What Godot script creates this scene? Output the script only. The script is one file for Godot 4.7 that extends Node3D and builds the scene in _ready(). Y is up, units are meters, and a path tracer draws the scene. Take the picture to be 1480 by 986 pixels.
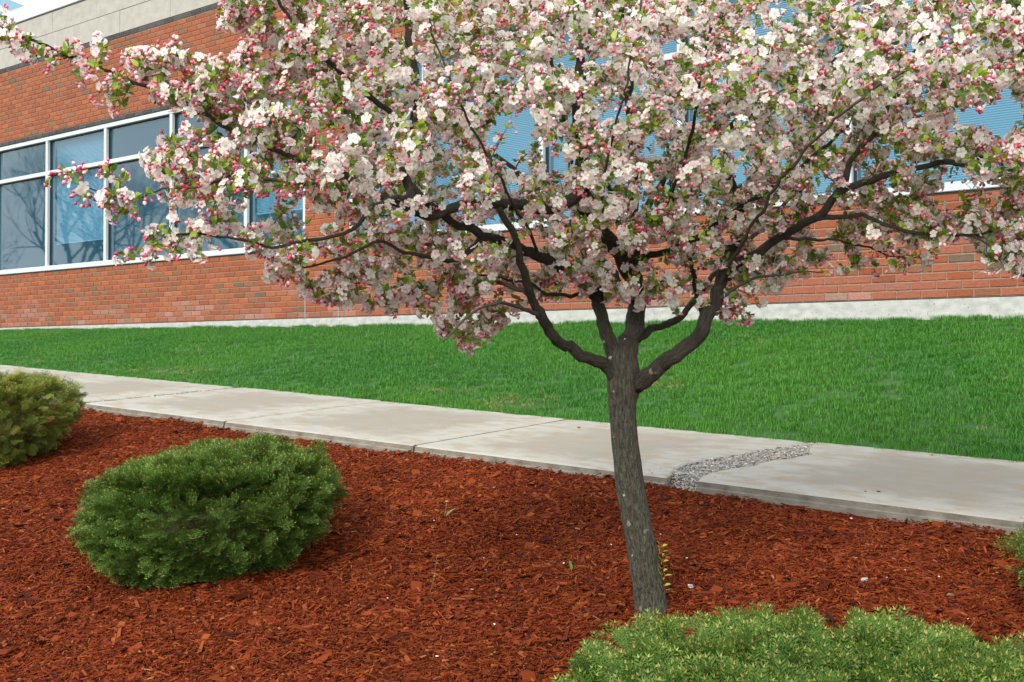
extends Node3D
# Plan coordinates: u runs along the brick wall (growing away to the left), v runs from the camera towards the wall, h is height above the eye.
const EYE := 1.65
const CU := 0.76867
const SU := 0.63964
const PITCH := 0.012967
const FOCAL := 1735.0
const WALL_V := 9.34
const NEAR_V := 5.11
const FAR_V := 6.63
const KEEP := 300
var rng := RandomNumberGenerator.new()
var bump := FastNoiseLite.new()
var cam: Camera3D

func at(u: float, v: float, h: float) -> Vector3:
	return Vector3(-CU * u + SU * v, h + EYE, -(SU * u + CU * v))

func to_uv(p: Vector3) -> Vector2:
	return Vector2(-CU * p.x - SU * p.z, SU * p.x - CU * p.z)

func ray(px: float, py: float) -> Vector3:
	var a := (px - 740.0) / FOCAL
	var b := (493.0 - py) / FOCAL
	return Vector3(a, b * cos(PITCH) + sin(PITCH), -(cos(PITCH) - b * sin(PITCH)))

func at_px(px: float, py: float, depth: float) -> Vector3:
	var r := ray(px, py)
	return r * (depth / -r.z) + Vector3(0, EYE, 0)

func to_px(p: Vector3) -> Vector2:
	var y := p.y - EYE
	var z := -p.z
	var d := z * cos(PITCH) + y * sin(PITCH)
	if d < 0.2:
		return Vector2(-9999, -9999)
	return Vector2(740.0 + FOCAL * p.x / d, 493.0 - FOCAL * (y * cos(PITCH) - z * sin(PITCH)) / d)

func walk_h(u: float, v: float) -> float:
	return -0.738 + 0.043 * clampf(u, -10, 30) + 0.095 * (v - NEAR_V) / (FAR_V - NEAR_V)

func mulch_h(u: float, v: float) -> float:
	var vv := minf(maxf(v, 0.2), NEAR_V)
	return walk_h(u, NEAR_V) - 0.054 - 0.168 * (NEAR_V - vv) + 0.016 * bump.get_noise_2d(u * 160.0, v * 160.0) + 0.02 * bump.get_noise_2d(u * 50.0 + 900.0, v * 50.0)

func lawn_h(u: float, v: float) -> float:
	var s := clampf((v - FAR_V) / (WALL_V - FAR_V), 0, 1)
	var low := walk_h(u, FAR_V) - 0.012
	var high := 0.295 + 0.0068 * (clampf(u, -10, 30) - 3.2)
	return lerpf(low, high, s) + 0.045 * sin(PI * s) + 0.012 * bump.get_noise_2d(u * 60.0, v * 60.0)

func on_mulch(px: float, py: float) -> Vector3:
	var r := ray(px, py)
	var lo := 1.0
	for i in 400:
		var p := r * lo + Vector3(0, EYE, 0)
		var q := to_uv(p)
		if p.y - EYE < mulch_h(q.x, q.y):
			return p
		lo += 0.02
	return r * lo + Vector3(0, EYE, 0)

# ---------------------------------------------------------------- helpers
func srgb(r: float, g: float, b: float) -> Color:
	return Color(r, g, b).linear_to_srgb()

func noise_tex(freq: float, stops: Array, size := 512, octaves := 5, kind := FastNoiseLite.TYPE_SIMPLEX_SMOOTH, sd := 1, normal := false) -> NoiseTexture2D:
	var n := FastNoiseLite.new()
	n.noise_type = kind
	n.frequency = freq
	n.fractal_octaves = octaves
	n.seed = sd
	var t := NoiseTexture2D.new()
	t.width = size
	t.height = size
	t.seamless = true
	t.noise = n
	t.as_normal_map = normal
	if stops.size():
		var g := Gradient.new()
		var offs := PackedFloat32Array()
		var cols := PackedColorArray()
		for s in stops:
			offs.append(s[0])
			cols.append(srgb(s[1], s[2], s[3]))
		g.offsets = offs
		g.colors = cols
		t.color_ramp = g
	return t

func mat(called: String, r: float, g: float, b: float, rough := 0.8) -> StandardMaterial3D:
	var m := StandardMaterial3D.new()
	m.resource_name = called
	m.albedo_color = srgb(r, g, b)
	m.roughness = rough
	return m

func tinted(called: String, rough := 0.8) -> StandardMaterial3D:
	var m := mat(called, 1, 1, 1, rough)
	m.vertex_color_use_as_albedo = true
	return m

func triplanar(m: StandardMaterial3D, albedo: Texture2D, scale: float, height: Texture2D = null, relief := 0.0, world := true) -> StandardMaterial3D:
	m.albedo_texture = albedo
	m.uv1_triplanar = true
	m.uv1_world_triplanar = world
	m.uv1_scale = Vector3.ONE * scale
	if height:
		m.heightmap_enabled = true
		m.heightmap_texture = height
		m.heightmap_scale = relief
	return m

func tool_new(smooth := false) -> SurfaceTool:
	var st := SurfaceTool.new()
	st.begin(Mesh.PRIMITIVE_TRIANGLES)
	st.set_smooth_group(0 if smooth else -1)
	return st

func done(st: SurfaceTool) -> ArrayMesh:
	st.index()
	st.generate_normals()
	return st.commit()

func box(st: SurfaceTool, lo: Vector3, hi: Vector3) -> void:
	var c := [Vector3(lo.x, lo.y, lo.z), Vector3(hi.x, lo.y, lo.z), Vector3(hi.x, hi.y, lo.z), Vector3(lo.x, hi.y, lo.z), Vector3(lo.x, lo.y, hi.z), Vector3(hi.x, lo.y, hi.z), Vector3(hi.x, hi.y, hi.z), Vector3(lo.x, hi.y, hi.z)]
	hexa(st, c)

func hexa(st: SurfaceTool, c: Array) -> void:
	# eight corners: back face 0..3 and front face 4..7, both counter-clockwise seen from the front
	for f in [[4, 7, 6, 5], [1, 2, 3, 0], [0, 3, 7, 4], [5, 6, 2, 1], [7, 3, 2, 6], [0, 4, 5, 1]]:
		for k in [0, 1, 2, 0, 2, 3]:
			st.add_vertex(c[f[k]])

func soft_box(st: SurfaceTool, lo: Vector3, hi: Vector3, e: float) -> void:
	# a box whose front (+z) edges are chamfered by e
	var a := [Vector3(lo.x, lo.y, hi.z - e), Vector3(hi.x, lo.y, hi.z - e), Vector3(hi.x, hi.y, hi.z - e), Vector3(lo.x, hi.y, hi.z - e)]
	var b := [Vector3(lo.x + e, lo.y + e, hi.z), Vector3(hi.x - e, lo.y + e, hi.z), Vector3(hi.x - e, hi.y - e, hi.z), Vector3(lo.x + e, hi.y - e, hi.z)]
	var d := [Vector3(lo.x, lo.y, lo.z), Vector3(hi.x, lo.y, lo.z), Vector3(hi.x, hi.y, lo.z), Vector3(lo.x, hi.y, lo.z)]
	for k in [0, 3, 2, 0, 2, 1]:
		st.add_vertex(b[k])
	for pair in [[a, b], [d, a]]:
		for i in 4:
			var j := (i + 1) % 4
			var q = [pair[0][i], pair[1][i], pair[1][j], pair[0][j]]
			for k in [0, 1, 2, 0, 2, 3]:
				st.add_vertex(q[k])

func part(called: String, m: Mesh, material: Material, parent: Node, where := Transform3D()) -> MeshInstance3D:
	var o := MeshInstance3D.new()
	o.name = called
	o.mesh = m
	if material:
		o.material_override = material
	o.transform = where
	parent.add_child(o, true)
	return o

var taken := {}
func numbered(called: String) -> String:
	taken[called] = taken.get(called, 0) + 1
	return called if taken[called] == 1 else "%s_%03d" % [called, taken[called] - 1]

func thing(called: String, label: String, category: String, where := Vector3.ZERO, group := "") -> Node3D:
	var o := Node3D.new()
	o.name = numbered(called)
	add_child(o)
	o.position = where
	o.set_meta("label", label)
	o.set_meta("category", category)
	if group:
		o.set_meta("group", group)
	return o

func structure(called: String) -> Node3D:
	var o := Node3D.new()
	o.name = called
	add_child(o)
	o.set_meta("kind", "structure")
	return o

func many(called: String, m: Mesh, material: Material, wheres: Array, cols: PackedColorArray, parent: Node) -> MultiMeshInstance3D:
	var mm := MultiMesh.new()
	mm.transform_format = MultiMesh.TRANSFORM_3D
	mm.use_colors = true
	mm.mesh = m
	mm.instance_count = wheres.size()
	for i in wheres.size():
		mm.set_instance_transform(i, wheres[i])
		mm.set_instance_color(i, cols[i])
	var o := MultiMeshInstance3D.new()
	o.name = called
	o.multimesh = mm
	o.material_override = material
	o.set_meta("kind", "stuff")
	parent.add_child(o, true)
	return o

# the KEEP pieces that show largest become parts of their own, the rest one part of kind stuff; transforms are in the parent's axes
func pieces(called: String, rest_called: String, m: Mesh, material: StandardMaterial3D, wheres: Array, cols: PackedColorArray, parent: Node3D, keep := KEEP) -> void:
	var order := []
	var g := parent.global_transform
	for i in wheres.size():
		var p: Vector3 = g * (wheres[i] as Transform3D).origin
		var q := to_px(p)
		if q.x > 4 and q.x < 1476 and q.y > 4 and q.y < 982:
			order.append([(p - Vector3(0, EYE, 0)).length() / (wheres[i] as Transform3D).basis.y.length(), i])
	order.sort()
	var own := {}
	var shades := {}
	for k in mini(keep, order.size()):
		var i: int = order[k][1]
		own[i] = true
		var c: Color = cols[i]
		var key := "%d_%d_%d" % [roundi(sqrt(c.r) * 9), roundi(sqrt(c.g) * 9), roundi(sqrt(c.b) * 9)]
		if not shades.has(key):
			var mm: StandardMaterial3D = material.duplicate()
			mm.albedo_color = Color(c.r, c.g, c.b).linear_to_srgb()
			shades[key] = mm
		part(called, m, shades[key], parent, wheres[i])
	var w2 := []
	var c2 := PackedColorArray()
	for i in wheres.size():
		if not own.has(i):
			w2.append(wheres[i])
			c2.append(cols[i])
	if w2.size():
		many(rest_called, m, material, w2, c2, parent)

func aim(dir: Vector3, roll := 0.0) -> Basis:
	var y := dir.normalized()
	var x := y.cross(Vector3(0.31, 0.11, 0.94) if absf(y.y) > 0.9 else Vector3.UP).normalized()
	var b := Basis(x, y, x.cross(y))
	return b * Basis(Vector3.UP, roll)

func rand_dir() -> Vector3:
	var z := rng.randf_range(-1, 1)
	var a := rng.randf() * TAU
	var r := sqrt(1 - z * z)
	return Vector3(r * cos(a), z, r * sin(a))

func jitter(c: Color, amount: float) -> Color:
	var k := 1.0 + rng.randf_range(-amount, amount)
	return Color(c.r * k, c.g * k * (1.0 + rng.randf_range(-amount, amount) * 0.3), c.b * k)

# ---------------------------------------------------------------- start
func _ready() -> void:
	rng.seed = 7
	bump.seed = 3
	bump.frequency = 0.01
	cam = Camera3D.new()
	cam.name = "camera"
	cam.fov = rad_to_deg(2.0 * atan(493.0 / FOCAL))
	cam.near = 0.05
	cam.far = 600.0
	cam.position = Vector3(0, EYE, 0)
	cam.rotation.x = PITCH
	cam.current = true
	add_child(cam)
	var env := Environment.new()
	env.background_mode = Environment.BG_SKY
	var sky := ProceduralSkyMaterial.new()
	sky.sky_top_color = srgb(0.74, 0.80, 0.87)
	sky.sky_horizon_color = srgb(0.93, 0.94, 0.95)
	sky.sky_curve = 0.25
	sky.ground_bottom_color = srgb(0.10, 0.12, 0.08)
	sky.ground_horizon_color = srgb(0.30, 0.32, 0.30)
	sky.sun_angle_max = 0.0
	env.sky = Sky.new()
	env.sky.sky_material = sky
	env.tonemap_mode = Environment.TONE_MAPPER_LINEAR
	env.tonemap_exposure = 2.3
	env.sdfgi_enabled = true
	env.ssao_enabled = true
	env.ssil_enabled = true
	var we := WorldEnvironment.new()
	we.name = "environment"
	we.environment = env
	add_child(we)
	var sun := DirectionalLight3D.new()
	sun.name = "sun"
	sun.light_energy = 0.5
	sun.light_angular_distance = 24.0
	sun.light_color = Color(1.0, 0.97, 0.92)
	sun.shadow_enabled = true
	add_child(sun)
	sun.look_at_from_position(Vector3.ZERO, Vector3(0.5, -0.8, -0.9))

	make_textures()
	build_ground()
	build_sidewalk()
	build_building()
	build_lawn()
	build_mulch()
	build_tree()
	build_shrubs()
	build_weeds()
	build_litter()
	build_reflected_trees()

var concrete_tex: Texture2D
var concrete_height: Texture2D
var grain: Texture2D
var fine_height: Texture2D
var stone_tex: Texture2D

func make_textures() -> void:
	grain = noise_tex(0.02, [[0.0, 0.62, 0.62, 0.62], [0.5, 0.86, 0.86, 0.86], [1.0, 1.0, 1.0, 1.0]], 512, 6)
	fine_height = noise_tex(0.06, [], 512, 5, FastNoiseLite.TYPE_SIMPLEX_SMOOTH, 5)
	concrete_tex = noise_tex(0.012, [[0.0, 0.276, 0.285, 0.271], [0.42, 0.386, 0.400, 0.386], [0.62, 0.442, 0.451, 0.437], [1.0, 0.515, 0.515, 0.492]], 1024, 6, FastNoiseLite.TYPE_SIMPLEX_SMOOTH, 9)
	concrete_height = noise_tex(0.05, [], 512, 5, FastNoiseLite.TYPE_SIMPLEX, 11)
	stone_tex = noise_tex(0.015, [[0.0, 0.304, 0.290, 0.258], [0.5, 0.368, 0.354, 0.322], [1.0, 0.423, 0.405, 0.377]], 512, 6, FastNoiseLite.TYPE_SIMPLEX_SMOOTH, 19)

# ---------------------------------------------------------------- ground, lawn, mulch
func sheet(us: Array, vs: Array, height: Callable) -> ArrayMesh:
	var st := tool_new(true)
	for j in vs.size():
		for i in us.size():
			st.set_uv(Vector2(us[i], vs[j]))
			st.add_vertex(at(us[i], vs[j], height.call(us[i], vs[j])))
	var n := us.size()
	for j in vs.size() - 1:
		for i in n - 1:
			var a := j * n + i
			for k in [a, a + 1, a + n, a + 1, a + n + 1, a + n]:
				st.add_index(k)
	st.generate_normals()
	return st.commit()

func steps(a: float, b: float, d: float) -> Array:
	var out := []
	var n := int(ceil((b - a) / d))
	for i in n + 1:
		out.append(lerpf(a, b, float(i) / n))
	return out

func ground_h(u: float, v: float) -> float:
	if v < NEAR_V:
		return mulch_h(u, v) - 0.09
	if v < FAR_V:
		return walk_h(u, v) - 0.2
	return lawn_h(u, v) - 0.1

func build_ground() -> void:
	var us := steps(-200, -12, 12) + steps(-10, 30, 1.0) + steps(34, 260, 12)
	var vs := steps(-200, -5, 12) + steps(-4, 10, 0.5) + steps(12, 200, 12)
	var m := triplanar(mat("far grass", 1, 1, 1, 0.9), noise_tex(0.01, [[0.0, 0.035, 0.09, 0.02], [1.0, 0.07, 0.15, 0.035]], 512, 5), 0.3)
	part("ground", sheet(us, vs, ground_h), m, self).set_meta("kind", "structure")

func in_view(p: Vector3, margin := 60.0) -> bool:
	var q := to_px(p)
	return q.x > -margin and q.x < 1480 + margin and q.y > -margin and q.y < 986 + margin

func build_lawn() -> void:
	var lawn := structure("lawn")
	var soil := triplanar(mat("lawn soil", 1, 1, 1, 0.95), noise_tex(0.03, [[0.0, 0.02, 0.07, 0.012], [0.6, 0.03, 0.10, 0.015], [1.0, 0.07, 0.11, 0.03]], 512, 5), 1.5)
	part("soil", sheet(steps(-10, 30, 0.2), steps(FAR_V, WALL_V + 0.05, 0.15), lawn_h), soil, lawn)
	# one tuft of blades
	var st := tool_new(true)
	for b in 64:
		var a := rng.randf() * TAU
		var o := Vector3(cos(b * 2.4), 0, sin(b * 2.4)) * 0.062 * sqrt(rng.randf())
		var side := Vector3(cos(a + 1.57), 0, sin(a + 1.57)) * rng.randf_range(0.0010, 0.0016)
		var lean := Vector3(cos(a), 0, sin(a)) * rng.randf_range(0.006, 0.03)
		var h := rng.randf_range(0.03, 0.062)
		var k := rng.randf_range(0.75, 1.25)
		var c := Color(k * rng.randf_range(0.8, 1.3), k, k * 0.9)
		var pts := [o, o + lean * 0.25 + Vector3.UP * h * 0.5, o + lean + Vector3.UP * h]
		st.set_color(c)
		for t in [[pts[0] - side, pts[1] - side, pts[0] + side], [pts[0] + side, pts[1] - side, pts[1] + side], [pts[1] - side, pts[2], pts[1] + side]]:
			for p in t:
				st.add_vertex(p)
	var tuft := done(st)
	var gm := tinted("grass blades", 0.55)
	gm.backlight_enabled = true
	gm.backlight = Color(0.35, 0.45, 0.2)
	var wheres := []
	var cols := PackedColorArray()
	var patch := FastNoiseLite.new()
	patch.seed = 21
	patch.frequency = 0.5
	var u := 0.9
	while u < 21.0:
		var d := 380.0 if u < 8 else (260.0 if u < 14 else 190.0)
		var n := int(d * 0.1 * (WALL_V - FAR_V))
		for i in n:
			var uu := u + rng.randf() * 0.1
			var vv := FAR_V - 0.01 + rng.randf() * (WALL_V - FAR_V)
			var p := at(uu, vv, lawn_h(uu, vv) - 0.004)
			var q := to_px(p)
			if q.x < -40 or q.x > 1530:
				continue
			var k := patch.get_noise_2d(uu, vv * 1.2)
			var dry := 0.0
			for e in [[740.0, 583.0, 90.0, 20.0], [640.0, 566.0, 60.0, 9.0], [255.0, 537.0, 90.0, 8.0], [60.0, 524.0, 50.0, 4.0], [1440.0, 620.0, 40.0, 14.0], [960.0, 560.0, 50.0, 18.0]]:
				var dx: float = (q.x - e[0]) / e[2]
				var dy: float = (q.y - e[1]) / e[3]
				dry = maxf(dry, 1.0 - sqrt(dx * dx + dy * dy))
			dry = clampf(dry * 1.1 + patch.get_noise_2d(uu * 9.0, vv * 9.0) * 0.5 - 0.15, 0, 1) if dry > 0 else 0.0
			var s := rng.randf_range(0.52, 0.72) * (1.0 + 0.2 * k) * (1.0 - 0.45 * dry)
			if vv < FAR_V + 0.1 or vv > WALL_V - 0.1:
				s *= 1.3
			var c := Color(0.040, 0.190, 0.014).lerp(Color(0.072, 0.235, 0.014), clampf(k * 0.9 + 0.35, 0, 1))
			if rng.randf() < dry * 0.7 or rng.randf() < 0.004:
				c = c.lerp(Color(0.30, 0.27, 0.10), rng.randf_range(0.3, 0.8))
			c = jitter(c, 0.14)
			wheres.append(Transform3D(Basis(Vector3.UP, rng.randf() * TAU).scaled(Vector3(1.0, s, 1.0)), p))
			cols.append(c)
		u += 0.1
	var g := many("grass", tuft, gm, wheres, cols, lawn)
	print("tufts ", wheres.size())

func chip(st: SurfaceTool, o: Vector3, b: Basis, l: float, w: float, t: float) -> void:
	var j := func(k: float) -> float: return 1.0 + rng.randf_range(-k, k)
	var e0 := rng.randf_range(0.35, 1.0)
	var e1 := rng.randf_range(0.3, 1.0)
	var bow := rng.randf_range(-0.1, 0.1) * l
	var c := []
	for z in [-1.0, 1.0]:
		for q in [[-1.0, -1.0], [1.0, -1.0], [1.0, 1.0], [-1.0, 1.0]]:
			var e: float = e0 if q[0] < 0 else e1
			c.append(o + b * Vector3(q[0] * l * 0.5 * j.call(0.15), q[1] * t * 0.5 + bow * absf(q[0]) * 0.3, z * w * 0.5 * e * j.call(0.2)))
	hexa(st, c)

const CHIP_COLORS := [[0.20, 0.042, 0.0135, 28], [0.155, 0.030, 0.010, 32], [0.108, 0.021, 0.0085, 25], [0.055, 0.013, 0.0065, 13], [0.245, 0.066, 0.02, 8], [0.28, 0.11, 0.042, 1], [0.032, 0.016, 0.016, 4]]

func chip_color() -> Color:
	var n := rng.randi_range(0, 110)
	for c in CHIP_COLORS:
		n -= c[3]
		if n <= 0:
			return jitter(Color(c[0], c[1], c[2]), 0.18)
	return Color(0.2, 0.04, 0.013)

func build_mulch() -> void:
	var bed := structure("mulch_bed")
	var base := triplanar(mat("mulch fines", 1, 1, 1, 0.95), noise_tex(0.05, [[0.0, 0.06, 0.014, 0.008], [0.5, 0.12, 0.026, 0.010], [1.0, 0.19, 0.042, 0.015]], 512, 5), 3.0, fine_height, 2.0)
	base.metallic_specular = 0.1
	part("soil", sheet(steps(-10, 30, 0.16), steps(-3, NEAR_V + 0.03, 0.12), mulch_h), base, bed)
	# a round scatter of chips, several of them, laid over one another with random turns
	var meshes := []
	for k in 5:
		var st := tool_new(false)
		for i in 800:
			st.set_color(chip_color())
			var a := rng.randf() * TAU
			var r := 0.24 * sqrt(rng.randf())
			var b := Basis(Vector3.UP, rng.randf() * TAU) * Basis(Vector3.RIGHT, rng.randf_range(-0.6, 0.6)) * Basis(Vector3(0, 0, 1), rng.randf_range(-0.4, 0.4))
			var l := rng.randf_range(0.008, 0.03)
			if rng.randf() < 0.16:
				l *= 1.7
			var w := l * rng.randf_range(0.12, 0.3)
			if rng.randf() < 0.05:
				l = rng.randf_range(0.05, 0.085)
				w = 0.0035
			if rng.randf() < 0.22:
				w = l * rng.randf_range(0.35, 0.6)
			chip(st, Vector3(r * cos(a), rng.randf_range(-0.003, 0.013), r * sin(a)), b, l, w, rng.randf_range(0.002, 0.005))
		meshes.append(done(st))
	var cm := tinted("dyed wood chips", 0.9)
	cm.metallic_specular = 0.2
	var buckets := [[], [], [], [], []]
	var tints := [PackedColorArray(), PackedColorArray(), PackedColorArray(), PackedColorArray(), PackedColorArray()]
	var patch := FastNoiseLite.new()
	patch.seed = 77
	patch.frequency = 0.9
	var spots := []
	for a in 60:
		for c in 17:
			spots.append(Vector2(-0.5 + a * 0.19 + rng.randf_range(-0.06, 0.06), minf(1.75 + c * 0.19 + rng.randf_range(-0.06, 0.06), NEAR_V - 0.235)))
		spots.append(Vector2(-0.5 + a * 0.19 + 0.09, NEAR_V - 0.235))
	for i in spots.size():
		var uu: float = spots[i].x
		var vv: float = spots[i].y
		var p := at(uu, vv, mulch_h(uu, vv))
		if not in_view(p, 190):
			continue
		var k := rng.randi() % 5
		var e := 0.1
		var du := (mulch_h(uu + e, vv) - mulch_h(uu - e, vv)) / (2 * e)
		var dv := (mulch_h(uu, vv + e) - mulch_h(uu, vv - e)) / (2 * e)
		var up := Vector3(-dv * SU + du * CU, 1, dv * CU + du * SU).normalized()
		buckets[k].append(Transform3D(aim(up, rng.randf() * TAU), p + up * rng.randf_range(-0.003, 0.003)))
		var t := 1.0 + 0.22 * patch.get_noise_2d(uu, vv) + rng.randf_range(-0.08, 0.08)
		tints[k].append(Color(t, t, t))
	for k in 5:
		many("wood_chips", meshes[k], cm, buckets[k], tints[k], bed)
	print("chip scatters ", buckets[0].size() * 5)
	# the largest chips, one by one
	var singles := []
	for k in 6:
		var st := tool_new(false)
		st.set_color(Color.WHITE)
		chip(st, Vector3.ZERO, Basis(), 1.0, rng.randf_range(0.13, 0.3), 0.1)
		singles.append(done(st))
	var made := 0
	var shades := {}
	for i in 6000:
		if made >= KEEP:
			break
		var p := on_mulch(rng.randf_range(-10, 1490), 1000.0 - 330.0 * pow(rng.randf(), 1.4))
		var q := to_uv(p)
		if q.y > NEAR_V - 0.05:
			continue
		var l := rng.randf_range(0.026, 0.05)
		var c := chip_color() if rng.randf() < 0.75 else jitter(Color(0.225, 0.052, 0.016), 0.2)
		var key := "%d_%d" % [roundi(c.r * 16), roundi(c.g * 40)]
		if not shades.has(key):
			var mm := mat("dyed wood chip", c.r, c.g, c.b, 0.85)
			mm.metallic_specular = 0.25
			shades[key] = mm
		var b := Basis(Vector3.UP, rng.randf() * TAU) * Basis(Vector3.RIGHT, rng.randf_range(-0.4, 0.4)) * Basis(Vector3(0, 0, 1), rng.randf_range(-0.3, 0.3))
		part("wood_chip", singles[i % 6], shades[key], bed, Transform3D(b.scaled(Vector3.ONE * l), p + Vector3(0, 0.012, 0)))
		made += 1

# ---------------------------------------------------------------- sidewalk
const JOINT0 := 3.18
const JOINT := 1.83

func slab_texture(sd: int) -> ImageTexture:
	var n1 := FastNoiseLite.new()
	n1.seed = sd
	n1.frequency = 0.012
	n1.fractal_octaves = 4
	var n2 := FastNoiseLite.new()
	n2.seed = sd + 50
	n2.frequency = 0.35
	n2.fractal_octaves = 3
	var n3 := FastNoiseLite.new()
	n3.seed = sd + 90
	n3.frequency = 0.02
	n3.fractal_octaves = 3
	var im := Image.create(512, 512, false, Image.FORMAT_RGB8)
	var worn := Color(0.25, 0.228, 0.188)
	var clean := Color(0.35, 0.335, 0.292)
	var stain := Color(0.28, 0.215, 0.135)
	for y in 512:
		for x in 512:
			var a := n1.get_noise_2d(x, y)
			# trowelled margin: smoother, cleaner cement along the slab's edges with a wavering outline
			var edge := minf(minf(x, 511 - x) * 0.7, minf(y, 511 - y))
			var m := 0.9 * smoothstep(10.0, 120.0, edge + a * 45.0 + n3.get_noise_2d(x * 3.0, y * 3.0) * 18.0) + 0.1 * a
			var c := clean.lerp(worn, m)
			var s := n3.get_noise_2d(x * 0.6, y)
			c = c.lerp(stain, clampf((s - 0.02) * 1.3, 0, 0.55))
			var craze := absf(n1.get_noise_2d(x * 2.6 + 300.0, y * 2.6))
			if craze < 0.008 and s > 0.0:
				c = c * 0.86
			var f := n2.get_noise_2d(x, y)
			c = c * (1.0 + 0.16 * f)
			if f > 0.52:
				c = c * 0.78
			im.set_pixel(x, y, Color(clampf(c.r, 0, 1), clampf(c.g, 0, 1), clampf(c.b, 0, 1)).linear_to_srgb())
	return ImageTexture.create_from_image(im)

func gap(n: int, v: float, left: bool) -> float:
	# how far the slab's end stands back from joint n
	var s := (v - NEAR_V) / (FAR_V - NEAR_V)
	var w := 0.0075
	if n == 0:
		var prof := [0.107, 0.05, 0.095, 0.12, 0.15, 0.18, 0.075, 0.01] if left else [0.08, 0.15, 0.21, 0.19, 0.15, 0.12, 0.07, 0.03]
		var k := clampf(s, 0, 0.999) * 7.0
		w = lerpf(prof[int(k)], prof[int(k) + 1], k - int(k))
		w += 0.03 * bump.get_noise_2d(v * 900.0, 40.0 if left else 90.0) + 0.012 * bump.get_noise_2d(v * 4000.0, 40.0 if left else 90.0)
	elif n == 3:
		w = 0.06 + 0.035 * bump.get_noise_2d(v * 700.0, 30.0 if left else 70.0)
	return maxf(w, 0.0075)

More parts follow.
